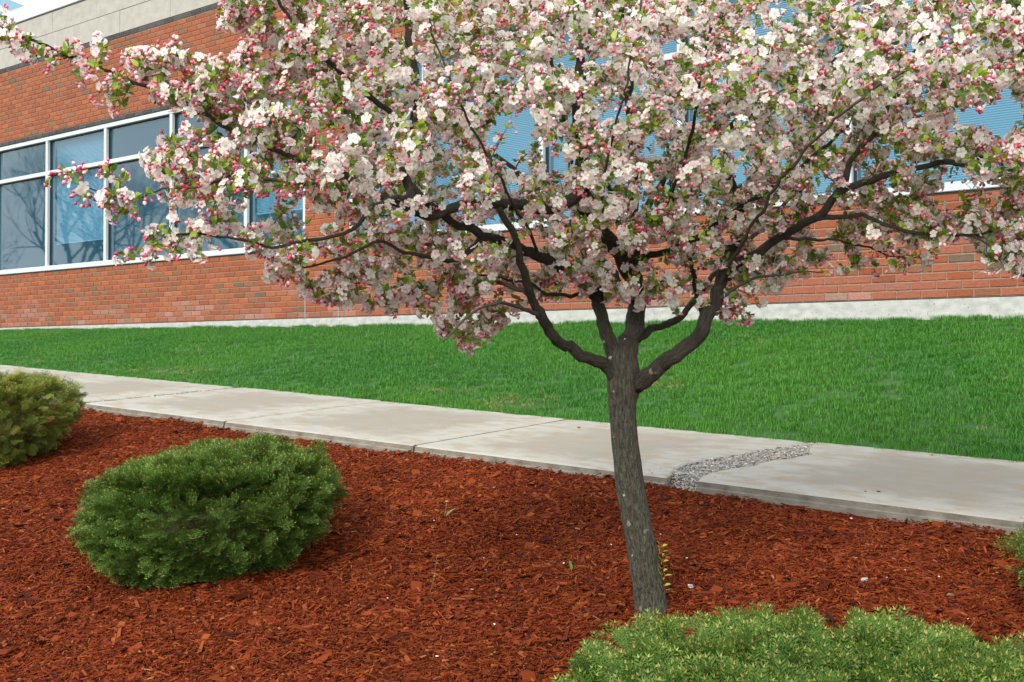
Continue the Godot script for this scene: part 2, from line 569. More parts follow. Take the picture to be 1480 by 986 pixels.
func build_sidewalk() -> void:
	var walk := structure("sidewalk")
	var mats := []
	for k in 3:
		var m := mat("broom finished concrete", 1, 1, 1, 0.85)
		m.albedo_texture = slab_texture(31 + k * 7)
		m.heightmap_enabled = true
		m.heightmap_texture = fine_height
		m.heightmap_scale = 0.12
		mats.append(m)
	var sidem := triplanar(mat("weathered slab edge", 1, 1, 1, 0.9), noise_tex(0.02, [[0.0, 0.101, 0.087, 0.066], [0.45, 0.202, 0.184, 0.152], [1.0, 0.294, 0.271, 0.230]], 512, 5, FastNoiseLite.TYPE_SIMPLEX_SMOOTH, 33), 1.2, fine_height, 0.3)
	for n in range(-6, 14):
		# slab between joint n (right end) and joint n + 1 (left end)
		var st := tool_new(false)
		var vs := [NEAR_V, NEAR_V + 0.012] + steps(NEAR_V + 0.1, FAR_V - 0.1, 0.12) + [FAR_V - 0.012, FAR_V]
		var fr := [0.0, 0.007, 0.05, 0.15, 0.3, 0.45, 0.6, 0.75, 0.88, 0.96, 0.993, 1.0]
		var grid := []
		var tilt := rng.randf_range(-0.003, 0.003)
		for j in vs.size():
			var row := []
			var a := JOINT0 + n * JOINT + gap(n, vs[j], false)
			var b := JOINT0 + (n + 1) * JOINT - gap(n + 1, vs[j], true)
			if n == -1:
				b = JOINT0 - gap(0, vs[j], true)
			for i in fr.size():
				var u := lerpf(a, b, fr[i])
				var h := walk_h(u, vs[j]) + tilt
				if j == 0 or j == vs.size() - 1 or i == 0 or i == fr.size() - 1:
					h -= 0.007
				row.append([at(u, vs[j], h), Vector2(fr[i], (vs[j] - NEAR_V) / (FAR_V - NEAR_V))])
			grid.append(row)
		var quad := func(q: Array) -> void:
			for k in [0, 2, 1, 0, 3, 2]:
				st.set_uv(q[k][1])
				st.add_vertex(q[k][0])
		for j in vs.size() - 1:
			for i in fr.size() - 1:
				quad.call([grid[j][i], grid[j + 1][i], grid[j + 1][i + 1], grid[j][i + 1]])
		var se := tool_new(false)
		var side := func(q: Array) -> void:
			for k in [0, 2, 1, 0, 3, 2]:
				se.add_vertex(q[k][0])
		var drop := func(p: Array, d := 0.13, o := 0.0) -> Array: return [p[0] - Vector3(0, d, 0) + Vector3(-SU, 0, CU) * o]
		var last: int = vs.size() - 1
		var e: int = fr.size() - 1
		for i in e:
			var k := i + 1
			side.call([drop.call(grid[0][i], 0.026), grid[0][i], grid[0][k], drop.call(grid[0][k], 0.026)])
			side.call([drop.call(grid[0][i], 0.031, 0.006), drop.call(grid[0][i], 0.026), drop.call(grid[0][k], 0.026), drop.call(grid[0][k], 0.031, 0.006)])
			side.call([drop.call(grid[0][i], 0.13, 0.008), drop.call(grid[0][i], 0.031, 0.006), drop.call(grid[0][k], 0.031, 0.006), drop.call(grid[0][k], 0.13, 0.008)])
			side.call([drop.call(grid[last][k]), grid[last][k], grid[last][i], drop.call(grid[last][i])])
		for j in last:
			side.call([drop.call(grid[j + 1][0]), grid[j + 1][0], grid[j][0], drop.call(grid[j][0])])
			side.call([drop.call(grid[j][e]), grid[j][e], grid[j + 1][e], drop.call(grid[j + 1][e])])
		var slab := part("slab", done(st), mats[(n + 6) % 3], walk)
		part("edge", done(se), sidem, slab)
	# crushed stone and crumbled cement filling the joints that have broken open
	var bedm := triplanar(mat("crumbled cement", 1, 1, 1, 0.95), noise_tex(0.09, [[0.0, 0.15, 0.14, 0.12], [0.5, 0.25, 0.23, 0.20], [1.0, 0.34, 0.32, 0.28]], 512, 4), 4.0, fine_height, 3.0)
	var fill := func(u: float, v: float) -> float: return walk_h(u, v) - 0.016 - 0.055 * smoothstep(NEAR_V + 0.12, NEAR_V + 0.01, v) + 0.012 * bump.get_noise_2d(u * 900.0, v * 900.0)
	part("joint_filling", sheet(steps(JOINT0 - 0.24, JOINT0 + 0.27, 0.03), steps(NEAR_V - 0.005, FAR_V - 0.01, 0.04), fill), bedm, walk)
	part("joint_filling", sheet(steps(JOINT0 + 3 * JOINT - 0.1, JOINT0 + 3 * JOINT + 0.1, 0.04), steps(NEAR_V + 0.01, FAR_V - 0.01, 0.06), fill), bedm, walk)
	var dirt := mat("dirt in the joint", 0.055, 0.047, 0.036, 1.0)
	dirt.metallic_specular = 0.1
	for n in range(-5, 14):
		if n != 0 and n != 3:
			var u := JOINT0 + n * JOINT
			part("joint_filling", sheet([u - 0.008, u + 0.008], steps(NEAR_V + 0.004, FAR_V - 0.01, 0.1), func(a: float, b: float) -> float: return walk_h(a, b) - 0.0055 + 0.002 * bump.get_noise_2d(b * 3000.0, n * 50.0)), dirt, walk)
	var st := tool_new(false)
	st.append_from(pebble(3), 0, Transform3D())
	var wheres := []
	var cols := PackedColorArray()
	for i in 8200:
		var s := rng.randf()
		var v := NEAR_V - 0.02 + s * (FAR_V - NEAR_V)
		var n := 0 if i < 6700 else 3
		var lo := JOINT0 + n * JOINT - gap(n, v, true)
		var hi := JOINT0 + n * JOINT + gap(n, v, false)
		var u := lerpf(lo, hi, rng.randf())
		if rng.randf() < 0.02:
			u += rng.randf_range(-0.12, 0.12)
			v = NEAR_V + rng.randf() * 0.5
		var inside := u > lo and u < hi
		var h: float = fill.call(u, v) + rng.randf_range(0.0, 0.008) if inside else walk_h(u, v) + 0.002
		var size := rng.randf_range(0.002, 0.0075) * (1.0 if inside else 0.5)
		if rng.randf() < 0.05:
			size *= 1.6
		wheres.append(Transform3D(Basis(rand_dir(), rng.randf() * TAU).scaled(Vector3(size * rng.randf_range(0.8, 1.4), size * 0.8, size)), at(u, v, h)))
		var g := 0.17 + 0.22 * rng.randf() * rng.randf() + 0.08 * rng.randf()
		var c := Color(g * 1.1, g, g * 0.84)
		if rng.randf() < 0.07:
			c = Color(0.5, 0.5, 0.47)
		elif rng.randf() < 0.1:
			c = Color(g * 0.55, g * 0.62, g * 0.7)
		cols.append(c)
	many("crushed_stone", done(st), tinted("crushed stone", 0.85), wheres, cols, walk)

func pebble(sd: int) -> ArrayMesh:
	var r := RandomNumberGenerator.new()
	r.seed = sd
	var st := tool_new(false)
	var t := (1.0 + sqrt(5.0)) / 2.0
	var p := [Vector3(-1, t, 0), Vector3(1, t, 0), Vector3(-1, -t, 0), Vector3(1, -t, 0), Vector3(0, -1, t), Vector3(0, 1, t), Vector3(0, -1, -t), Vector3(0, 1, -t), Vector3(t, 0, -1), Vector3(t, 0, 1), Vector3(-t, 0, -1), Vector3(-t, 0, 1)]
	for i in 12:
		p[i] = p[i].normalized() * r.randf_range(0.75, 1.2)
	for f in [[0, 11, 5], [0, 5, 1], [0, 1, 7], [0, 7, 10], [0, 10, 11], [1, 5, 9], [5, 11, 4], [11, 10, 2], [10, 7, 6], [7, 1, 8], [3, 9, 4], [3, 4, 2], [3, 2, 6], [3, 6, 8], [3, 8, 9], [4, 9, 5], [2, 4, 11], [6, 2, 10], [8, 6, 7], [9, 8, 1]]:
		for k in [0, 2, 1]:
			st.add_vertex(p[f[k]])
	return done(st)

# ---------------------------------------------------------------- brick building (own axes: x to the right along the wall, y height above the eye, z out of the wall)
const BASE_H := 0.457
const COURSE := 0.0677
const LEFT_END := 24.5
const RIGHT_END := -5.0
const SILL_H := BASE_H + 12 * COURSE
const HEAD_H := BASE_H + 42 * COURSE
const TOP_H := BASE_H + 60 * COURSE

func build_building() -> void:
	var b := thing("brick_building", "long red brick building with white framed blue windows behind the lawn", "building", at(0, WALL_V, 0))
	b.basis = Basis(Vector3(CU, 0, SU), Vector3.UP, Vector3(-SU, 0, CU))
	var openings := [[21.25, 10.96], [10.21, -0.25]]
	# mortar wall behind the bricks
	var mortar := triplanar(mat("mortar", 1, 1, 1, 0.95), noise_tex(0.03, [[0.0, 0.235, 0.163, 0.118], [1.0, 0.325, 0.238, 0.183]], 512, 4, FastNoiseLite.TYPE_SIMPLEX_SMOOTH, 41), 1.0, fine_height, 1.0)
	var st := tool_new(false)
	var z0 := -0.24
	var z1 := -0.007
	box(st, Vector3(-LEFT_END, BASE_H, z0), Vector3(-RIGHT_END, SILL_H - 0.004, z1))
	box(st, Vector3(-LEFT_END, HEAD_H + 0.004, z0), Vector3(-RIGHT_END, TOP_H, z1))
	var piers := [[LEFT_END, openings[0][0]], [openings[0][1], openings[1][0]], [openings[1][1], RIGHT_END]]
	for p in piers:
		box(st, Vector3(-p[0], SILL_H - 0.004, z0), Vector3(-p[1], HEAD_H + 0.004, z1))
	part("mortar_wall", done(st), mortar, b)
	# bricks
	var brick := tool_new(false)
	soft_box(brick, Vector3(-0.5, -0.0284, -0.06), Vector3(0.5, 0.0284, 0.0), 0.003)
	var brick_mesh := done(brick)
	var bm := tinted("fired clay", 0.85)
	triplanar(bm, noise_tex(0.03, [[0.0, 0.62, 0.58, 0.55], [0.45, 0.86, 0.85, 0.84], [0.75, 1.0, 1.0, 1.0], [1.0, 1.0, 1.05, 1.1]], 512, 6, FastNoiseLite.TYPE_SIMPLEX_SMOOTH, 42), 2.3, fine_height, 0.35)
	var palette := [[0.305, 0.080, 0.028, 44], [0.345, 0.098, 0.033, 28], [0.265, 0.072, 0.03, 14], [0.245, 0.098, 0.045, 10], [0.20, 0.098, 0.052, 3], [0.14, 0.093, 0.062, 1], [0.29, 0.112, 0.05, 4]]
	var wheres := []
	var cols := PackedColorArray()
	var bloom := FastNoiseLite.new()
	bloom.seed = 5
	bloom.frequency = 0.6
	for i in 60:
		var y := BASE_H + (i + 0.5) * COURSE
		var pitch := 0.2032
		var off := (0.5 if i % 2 else 0.0) * pitch + (pitch * 0.08 * sin(i * 1.7))
		var x := -LEFT_END - pitch + off
		while x < -RIGHT_END:
			# the spans of this course that are wall
			var spans := [[-LEFT_END, -RIGHT_END]]
			if i >= 12 and i < 42:
				spans = []
				for p in piers:
					if i < 34 or p != piers[1]:
						spans.append([-p[0], -p[1]])
			for s in spans:
				var lo := maxf(x + 0.0056, s[0])
				var hi := minf(x + pitch - 0.0056, s[1])
				if hi - lo < 0.035:
					continue
				var n := rng.randi_range(0, 102)
				var c := Color(0.36, 0.1, 0.04)
				for k in palette:
					n -= k[3]
					if n <= 0:
						c = Color(k[0], k[1], k[2])
						break
				c = jitter(c, 0.10)
				var u := -(lo + hi) / 2.0
				if i < 6:
					# lime bloom on the lowest courses, patchy from brick to brick
					var w := clampf((bloom.get_noise_2d(u, i * 0.4) + 0.25 - i * 0.07) * 0.8, 0, 0.42) * rng.randf()
					c = c.lerp(Color(0.50, 0.33, 0.31), w)
				if i == 59 or i == 42 or (i == 12):
					c = jitter(Color(0.055, 0.058, 0.066), 0.25)
				wheres.append(Transform3D(Basis.from_scale(Vector3(hi - lo, 1, 1)), Vector3((lo + hi) / 2.0, y, rng.randf_range(-0.0012, 0.0012))))
				cols.append(c)
			x += pitch
	pieces("brick", "bricks", brick_mesh, bm, wheres, cols, b)
	print("bricks ", wheres.size())
	# pale stone block set into the pier
	var stone := triplanar(mat("cast stone", 1, 1, 1, 0.85), stone_tex, 0.8, fine_height, 0.15)
	st = tool_new(false)
	soft_box(st, Vector3(-10.96 + 0.012, BASE_H + 34 * COURSE + 0.004, -0.1), Vector3(-10.21 - 0.012, HEAD_H - 0.004, 0.003), 0.004)
	part("stone_block", done(st), stone, b)
	# control joints: grey sealant strips in the brick
	var seal := mat("sealant", 0.24, 0.26, 0.29, 0.6)
	for u in [10.955, 10.37]:
		st = tool_new(false)
		box(st, Vector3(-u - 0.008, BASE_H + 0.002, -0.02), Vector3(-u + 0.008, SILL_H - 0.09, 0.0035))
		part("control_joint", done(st), seal, b)
	# concrete foundation
	var conc := triplanar(mat("board marked concrete", 1, 1, 1, 0.9), concrete_tex, 0.9, concrete_height, 0.15)
	st = tool_new(false)
	box(st, Vector3(-LEFT_END, -0.9, -0.24), Vector3(-RIGHT_END, BASE_H - 0.006, -0.005))
	var found := part("foundation", done(st), conc, b)
	var hole := mat("air hole", 0.05, 0.05, 0.048, 1.0)
	var pit := tool_new(true)
	pit.append_from(pebble(8), 0, Transform3D(Basis.from_scale(Vector3(1, 1, 0.25)), Vector3.ZERO))
	var pit_mesh := done(pit)
	var hw := []
	var hc := PackedColorArray()
	for i in 420:
		var s := rng.randf_range(0.0018, 0.0055)
		hw.append(Transform3D(Basis.from_scale(Vector3(s, s * rng.randf_range(0.6, 1.3), s)), Vector3(rng.randf_range(-16, -2), rng.randf_range(0.3, BASE_H - 0.01), -0.0052)))
		hc.append(Color.WHITE)
	many("air_holes", pit_mesh, hole, hw, hc, found)
	# cast stone band of two rows and the white metal coping
	for row in 2:
		var x := -LEFT_END - (0.6 if row else 0.0)
		var h0 := TOP_H + 0.005 + row * 0.316
		while x < -RIGHT_END:
			st = tool_new(false)
			soft_box(st, Vector3(maxf(x, -LEFT_END) + 0.003, h0, -0.2), Vector3(minf(x + 1.2, -RIGHT_END) - 0.003, h0 + 0.311, 0.004 + rng.randf_range(-0.0015, 0.0015)), 0.004)
			part("stone_panel", done(st), stone, b)
			x += 1.2
	var white_metal := mat("white painted metal", 0.53, 0.57, 0.61, 0.45)
	var x := -LEFT_END
	while x < -RIGHT_END:
		st = tool_new(false)
		soft_box(st, Vector3(x + 0.002, TOP_H + 0.642, -0.3), Vector3(minf(x + 3.0, -RIGHT_END) - 0.002, TOP_H + 0.86, 0.03), 0.006)
		part("coping", done(st), white_metal, b)
		x += 3.0
	# room behind the glass: floor, ceiling, back and side walls, roof
	var room := mat("office wall", 0.32, 0.32, 0.31, 0.9)
	st = tool_new(false)
	box(st, Vector3(-LEFT_END, BASE_H - 0.2, -6.2), Vector3(-RIGHT_END, BASE_H, -0.24))
	part("room_floor", done(st), mat("office carpet", 0.08, 0.09, 0.10, 0.95), b)
	st = tool_new(false)
	box(st, Vector3(-LEFT_END, HEAD_H + 0.1, -6.2), Vector3(-RIGHT_END, HEAD_H + 0.3, -0.24))
	part("room_ceiling", done(st), room, b)
	st = tool_new(false)
	box(st, Vector3(-LEFT_END, BASE_H, -6.4), Vector3(-RIGHT_END, TOP_H + 0.6, -6.2))
	part("back_wall", done(st), room, b)
	for xx in [-LEFT_END, -10.68, -RIGHT_END - 0.2]:
		st = tool_new(false)
		box(st, Vector3(xx, BASE_H, -6.2), Vector3(xx + 0.2, TOP_H + 0.6, -0.24))
		part("partition", done(st), room, b)
	st = tool_new(false)
	box(st, Vector3(-LEFT_END, TOP_H + 0.3, -6.2), Vector3(-RIGHT_END, TOP_H + 0.45, -0.2))
	part("roof", done(st), mat("roof membrane", 0.3, 0.3, 0.3, 0.9), b)
	windows(b)
	# taller pale blue block beyond the parapet
	var far := thing("taller_block", "taller pale blue panelled block rising beyond the white coping", "building", at_px(16, 0, 27.0))
	far.rotation.y = -atan2(0.287, 0.958)
	far.position.y = 0.0
	var blue := mat("pale blue panel", 0.28, 0.50, 0.64, 0.35)
	var hh := at_px(16, 0, 27.0).y
	for k in range(-3, 10):
		st = tool_new(false)
		soft_box(st, Vector3(-0.1, 0, -0.6), Vector3(0.1, hh, 0.597), 0.003)
		part("panel", done(st), blue, far, Transform3D(Basis(), Vector3(-0.1, 0, -k * 1.2)))
	st = tool_new(false)
	box(st, Vector3(-9, 0, -11.0), Vector3(-0.21, hh - 0.05, 4.0))
	part("core", done(st), blue, far)

func windows(b: Node3D) -> void:
	var frame := mat("white aluminium", 0.51, 0.56, 0.59, 0.4)
	var glass := StandardMaterial3D.new()
	glass.resource_name = "blue tinted glass"
	glass.transparency = BaseMaterial3D.TRANSPARENCY_ALPHA
	glass.albedo_color = Color(0.24, 0.52, 0.64, 0.14)
	glass.roughness = 0.02
	glass.metallic = 0.15
	glass.metallic_specular = 0.6
	var slat_mat := mat("pale blue blind slats", 0.11, 0.33, 0.50, 0.6)
	var gasket := mat("black gasket", 0.015, 0.015, 0.017, 0.6)
	var left := [21.25, 20.05, 18.47, 16.88, 15.29, 13.70, 12.11, 10.96]
	var right := [10.21, 9.03, 7.415, 5.80, 4.185, 2.57, 0.955, -0.25]
	var sets := [left, right]
	for w in 2:
		var us: Array = sets[w]
		var win := Node3D.new()
		win.name = "window"
		b.add_child(win, true)
		win.set_meta("label", "window strip with mostly dark panes" if w == 0 else "window strip with closed blinds")
		var xl: float = -us[0]
		var xr: float = -us[us.size() - 1]
		var st := tool_new(false)
		soft_box(st, Vector3(xl, SILL_H + 0.012, -0.16), Vector3(xr, SILL_H + 0.085, 0.022), 0.006)
		part("sill", done(st), frame, win)
		st = tool_new(false)
		box(st, Vector3(xl, SILL_H - 0.003, -0.15), Vector3(xr, SILL_H + 0.0115, 0.004))
		part("sill_flashing", done(st), gasket, win)
		st = tool_new(false)
		soft_box(st, Vector3(xl, HEAD_H - 0.062, -0.14), Vector3(xr, HEAD_H - 0.002, -0.012), 0.004)
		part("head", done(st), frame, win)
		var lo := SILL_H + 0.086
		var hi := HEAD_H - 0.063
		var tr := 2.752
		for i in us.size():
			st = tool_new(false)
			var x: float = -us[i]
			if i == 0:
				x += 0.031
			elif i == us.size() - 1:
				x -= 0.031
			soft_box(st, Vector3(x - 0.030, lo, -0.14), Vector3(x + 0.030, hi, -0.014), 0.004)
			part("mullion", done(st), frame, win)
		for i in us.size() - 1:
			var a: float = -us[i] + (0.0315 if i else 0.0625)
			var c: float = -us[i + 1] - (0.0315 if i < us.size() - 2 else 0.0625)
			st = tool_new(false)
			soft_box(st, Vector3(a, tr - 0.030, -0.14), Vector3(c, tr + 0.030, -0.015), 0.004)
			part("transom", done(st), frame, win)
			for k in 2:
				var y0 := lo if k == 0 else tr + 0.031
				var y1 := tr - 0.031 if k == 0 else hi
				st = tool_new(false)
				for q in [[a, y0, a + 0.012, y1], [c - 0.012, y0, c, y1], [a + 0.0121, y0, c - 0.0121, y0 + 0.012], [a + 0.0121, y1 - 0.012, c - 0.0121, y1]]:
					box(st, Vector3(q[0], q[1], -0.10), Vector3(q[2], q[3], -0.055))
				part("gasket", done(st), gasket, win)
				st = tool_new(false)
				var z := -0.075
				for v in [Vector3(a + 0.004, y0 + 0.004, z), Vector3(a + 0.004, y1 - 0.004, z), Vector3(c - 0.004, y1 - 0.004, z), Vector3(a + 0.004, y0 + 0.004, z), Vector3(c - 0.004, y1 - 0.004, z), Vector3(c - 0.004, y0 + 0.004, z)]:
					st.add_vertex(v)
				part("pane", done(st), glass, win)
				# venetian blind
				var bottom := y0
				var has := w == 1
				if w == 0:
					if us[i] == 16.88:
						has = true
						bottom = y0 + (0.33 if k == 0 else 0.0)
					elif us[i] == 12.11:
						has = true
						bottom = y0 + (0.42 if k == 0 else 0.0)
				if has:
					st = tool_new(false)
					var y := y1 - 0.02
					while y > bottom + 0.01:
						var p := [Vector3(a + 0.02, y - 0.0095, -0.156), Vector3(a + 0.02, y + 0.0095, -0.168), Vector3(c - 0.02, y + 0.0095, -0.168), Vector3(c - 0.02, y - 0.0095, -0.156)]
						for j in [0, 1, 2, 0, 2, 3]:
							st.add_vertex(p[j])
						y -= 0.0185
					box(st, Vector3(a + 0.02, bottom, -0.172), Vector3(c - 0.02, bottom + 0.018, -0.152))
					var bl := part("blind", done(st), slat_mat, win)
					bl.set_meta("kind", "stuff")

# ---------------------------------------------------------------- flowering crabapple
const TREE_Z := 4.40
var nodes_p := PackedVector3Array()
var nodes_r := PackedFloat32Array()
var nodes_d := PackedVector3Array()

func smooth_path(pts: Array, radii: Array, step: float) -> Array:
	# Catmull-Rom through pts; returns [points, radii]
	var op := PackedVector3Array()
	var orr := PackedFloat32Array()
	for i in pts.size() - 1:
		var p0: Vector3 = pts[maxi(i - 1, 0)]
		var p1: Vector3 = pts[i]
		var p2: Vector3 = pts[i + 1]
		var p3: Vector3 = pts[mini(i + 2, pts.size() - 1)]
		var n := maxi(1, int(ceil(p1.distance_to(p2) / step)))
		for k in n:
			var t := float(k) / n
			op.append(p1.cubic_interpolate(p2, p0, p3, t))
			orr.append(lerpf(radii[i], radii[i + 1], t))
	op.append(pts[pts.size() - 1])
	orr.append(radii[radii.size() - 1])
	return [op, orr]

func tube(st: SurfaceTool, op: PackedVector3Array, orr: PackedFloat32Array, sides: int, rough := 0.0, cap := true) -> void:
	var n := op.size()
	var side := Vector3.ZERO
	var rings := []
	var along := 0.0
	var lens := PackedFloat32Array()
	for i in n:
		var t := (op[mini(i + 1, n - 1)] - op[maxi(i - 1, 0)]).normalized()
		if i == 0:
			side = t.cross(Vector3(0.2, 0.1, 1)).normalized()
		side = (side - t * side.dot(t)).normalized()
		var other := t.cross(side)
		if i > 0:
			along += op[i].distance_to(op[i - 1])
		lens.append(along)
		var ring := PackedVector3Array()
		for j in sides:
			var a := TAU * j / sides
			var d := side * cos(a) + other * sin(a)
			var r := orr[i]
			if rough > 0:
				var q := op[i] + d * r
				r *= 1.0 + rough * (bump.get_noise_3d(q.x * 1500.0, q.y * 400.0, q.z * 1500.0) + 0.8 * bump.get_noise_3d(q.x * 500.0 + 70.0, q.y * 500.0, q.z * 500.0))
			ring.append(op[i] + d * r)
		rings.append(ring)
	for i in n - 1:
		for j in sides:
			var k := (j + 1) % sides
			var u0 := float(j) / sides
			var u1 := float(j + 1) / sides
			var q := [[rings[i][j], u0, lens[i]], [rings[i + 1][j], u0, lens[i + 1]], [rings[i + 1][k], u1, lens[i + 1]], [rings[i][k], u1, lens[i]]]
			for m in [0, 1, 2, 0, 2, 3]:
				st.set_uv(Vector2(q[m][1], q[m][2]))
				st.add_vertex(q[m][0])
	if cap:
		for j in sides:
			for v in [op[n - 1], rings[n - 1][(j + 1) % sides], rings[n - 1][j]]:
				st.set_uv(Vector2(0.5, lens[n - 1]))
				st.add_vertex(v)

# a limb traced as [x, y, depth past the trunk] points; radii in photo pixels at the trunk's distance
func limb(tree: Node3D, called: String, pts: Array, r0: float, r1: float, sides: int, material: Material, register := true, rough := 0.2) -> void:
	var p := []
	var r := []
	for i in pts.size():
		var q: Vector3 = at_px(pts[i][0], pts[i][1], TREE_Z + pts[i][2])
		p.append(q)
		var t := float(i) / (pts.size() - 1)
		r.append((pts[i][3] if pts[i].size() > 3 else lerpf(r0, r1, pow(t, 0.8))) / FOCAL * TREE_Z)
	if called != "trunk":
		r[0] *= 1.2
	var sp := smooth_path(p, r, 0.025)
	if called != "trunk":
		# crooked growth: short kinks along the limb
		for i in range(2, sp[0].size()):
			var q: Vector3 = sp[0][i]
			var k := 0.006 + 0.25 * (sp[1][i] as float)
			sp[0][i] = q + Vector3(bump.get_noise_3d(q.x * 900.0, q.y * 900.0, q.z * 900.0), bump.get_noise_3d(q.y * 900.0, q.z * 900.0 + 300.0, q.x * 900.0), bump.get_noise_3d(q.z * 900.0, q.x * 900.0, q.y * 900.0 + 600.0)) * k * 2.0
	var st := tool_new(true)
	tube(st, sp[0], sp[1], sides, rough)
	part(called, done(st), material, tree)
	if register:
		for i in sp[0].size():
			if i % 2 == 0 and i > 3:
				nodes_p.append(sp[0][i])
				nodes_r.append(sp[1][i])
				nodes_d.append((sp[0][mini(i + 1, sp[0].size() - 1)] - sp[0][i - 1]).normalized())

func petal_flower(cup: float, petal_color: Color, edge_color: Color, open := 1.0) -> ArrayMesh:
	var st := tool_new(true)
	for k in 5:
		var a := TAU * k / 5.0 + rng.randf_range(-0.12, 0.12)
		var out := Vector3(cos(a), 0, sin(a))
		var side := Vector3(-sin(a), 0, cos(a))
		var l := 0.0205 * rng.randf_range(0.9, 1.1)
		var rows := []
		var lift := cup + rng.randf_range(-0.12, 0.12)
		for q in [[0.06, 0.14, 0.0], [0.35, 0.62, 0.10], [0.68, 1.0, 0.0], [0.9, 0.78, -0.02], [1.0, 0.3, -0.05]]:
			var t: float = q[0]
			var ang := lift * (1.0 - 0.55 * t)
			var c := out * (l * t * cos(ang)) + Vector3.UP * (l * t * sin(ang) + 0.0012)
			var w: float = q[1] * 0.0082 * open
			rows.append([c - side * w + Vector3.UP * w * 0.32, c + Vector3.DOWN * w * 0.06, c + side * w + Vector3.UP * w * 0.32, t])
		for i in rows.size() - 1:
			for j in 2:
				var q := [[rows[i][j], rows[i][3]], [rows[i + 1][j], rows[i + 1][3]], [rows[i + 1][j + 1], rows[i + 1][3]], [rows[i][j + 1], rows[i][3]]]
				for m in [0, 1, 2, 0, 2, 3]:
					st.set_color(petal_color.lerp(edge_color, q[m][1]))
					st.add_vertex(q[m][0])
	# stamens
	for k in 9:
		var a := rng.randf() * TAU
		var d := Vector3(cos(a) * 0.5, 1, sin(a) * 0.5).normalized() * rng.randf_range(0.006, 0.0095)
		var s := Vector3(-sin(a), 0, cos(a)) * 0.0008
		st.set_color(Color(0.75, 0.72, 0.45))
		for v in [Vector3.ZERO, d * 0.85 - s * 0.5, d * 0.85 + s * 0.5]:
			st.add_vertex(v)
		st.set_color(Color(0.72, 0.50, 0.10))
		for v in [d * 0.8 - s * 1.6, d * 1.08, d * 0.8 + s * 1.6]:
			st.add_vertex(v)
	stalk(st, 0.026, Color(0.20, 0.16, 0.05), Color(0.16, 0.20, 0.05))
	return done(st)

func stalk(st: SurfaceTool, l: float, c0: Color, c1: Color) -> void:
	for q in [[0.0, 0.0022, -0.005, 0.0018, c1], [-0.005, 0.0018, -0.0065, 0.0007, c1], [-0.0065, 0.0007, -l, 0.0006, c0]]:
		st.set_color(q[4])
		for j in 3:
			var a := TAU * j / 3.0
			var b := TAU * (j + 1) / 3.0
			var p := [Vector3(cos(a) * q[3], q[2], sin(a) * q[3]), Vector3(cos(a) * q[1], q[0], sin(a) * q[1]), Vector3(cos(b) * q[1], q[0], sin(b) * q[1]), Vector3(cos(b) * q[3], q[2], sin(b) * q[3])]
			for m in [0, 1, 2, 0, 2, 3]:
				st.add_vertex(p[m])

func bud_mesh() -> ArrayMesh:
	var st := tool_new(true)
	var prof := [[0.0, 0.0018], [0.0018, 0.0046], [0.0056, 0.0060], [0.0098, 0.0044], [0.0128, 0.0008]]
	for i in prof.size() - 1:
		for j in 6:
			var a := TAU * j / 6.0 + i * 0.25
			var b := TAU * (j + 1) / 6.0 + i * 0.25
			var a1 := a + 0.25
			var b1 := b + 0.25
			var p := [Vector3(cos(a) * prof[i][1], prof[i][0], sin(a) * prof[i][1]), Vector3(cos(a1) * prof[i + 1][1], prof[i + 1][0], sin(a1) * prof[i + 1][1]), Vector3(cos(b1) * prof[i + 1][1], prof[i + 1][0], sin(b1) * prof[i + 1][1]), Vector3(cos(b) * prof[i][1], prof[i][0], sin(b) * prof[i][1])]
			for m in [0, 1, 2, 0, 2, 3]:
				st.set_color(Color(0.9, 0.9, 0.9) if j % 2 else Color(1.08, 1.08, 1.08))
				st.add_vertex(p[m])
	stalk(st, 0.026, Color(0.30, 0.35, 0.2), Color(0.45, 0.25, 0.2))
	return done(st)

func leaf_mesh(l := 0.034, w := 0.0085) -> ArrayMesh:
	# along +y, with a folded midrib and a drooping tip
	var st := tool_new(true)
	var rows := []
	for q in [[0.0, 0.06], [0.22, 0.06], [0.42, 0.85], [0.62, 1.0], [0.82, 0.62], [1.0, 0.02]]:
		var t: float = q[0]
		var c := Vector3(0, l * t, -0.35 * l * t * t)
		var ww: float = q[1] * w
		rows.append([c + Vector3(-ww, 0, ww * 0.4), c, c + Vector3(ww, 0, ww * 0.4)])
	for i in rows.size() - 1:
		for j in 2:
			var q := [rows[i][j], rows[i + 1][j], rows[i + 1][j + 1], rows[i][j + 1]]
			for m in [0, 1, 2, 0, 2, 3]:
				st.set_color(Color.WHITE)
				st.add_vertex(q[m])
	return done(st)

func nearest(p: Vector3, away: float) -> int:
	# cheapest node to grow from: near, and not farther from the fork than the new tip
	var best := -1
	var cost := 1e9
	for i in nodes_p.size():
		var d := nodes_p[i].distance_squared_to(p)
		if d < cost and nodes_p[i].distance_squared_to(fork) < away:
			cost = d
			best = i
	return best
var fork := Vector3.ZERO

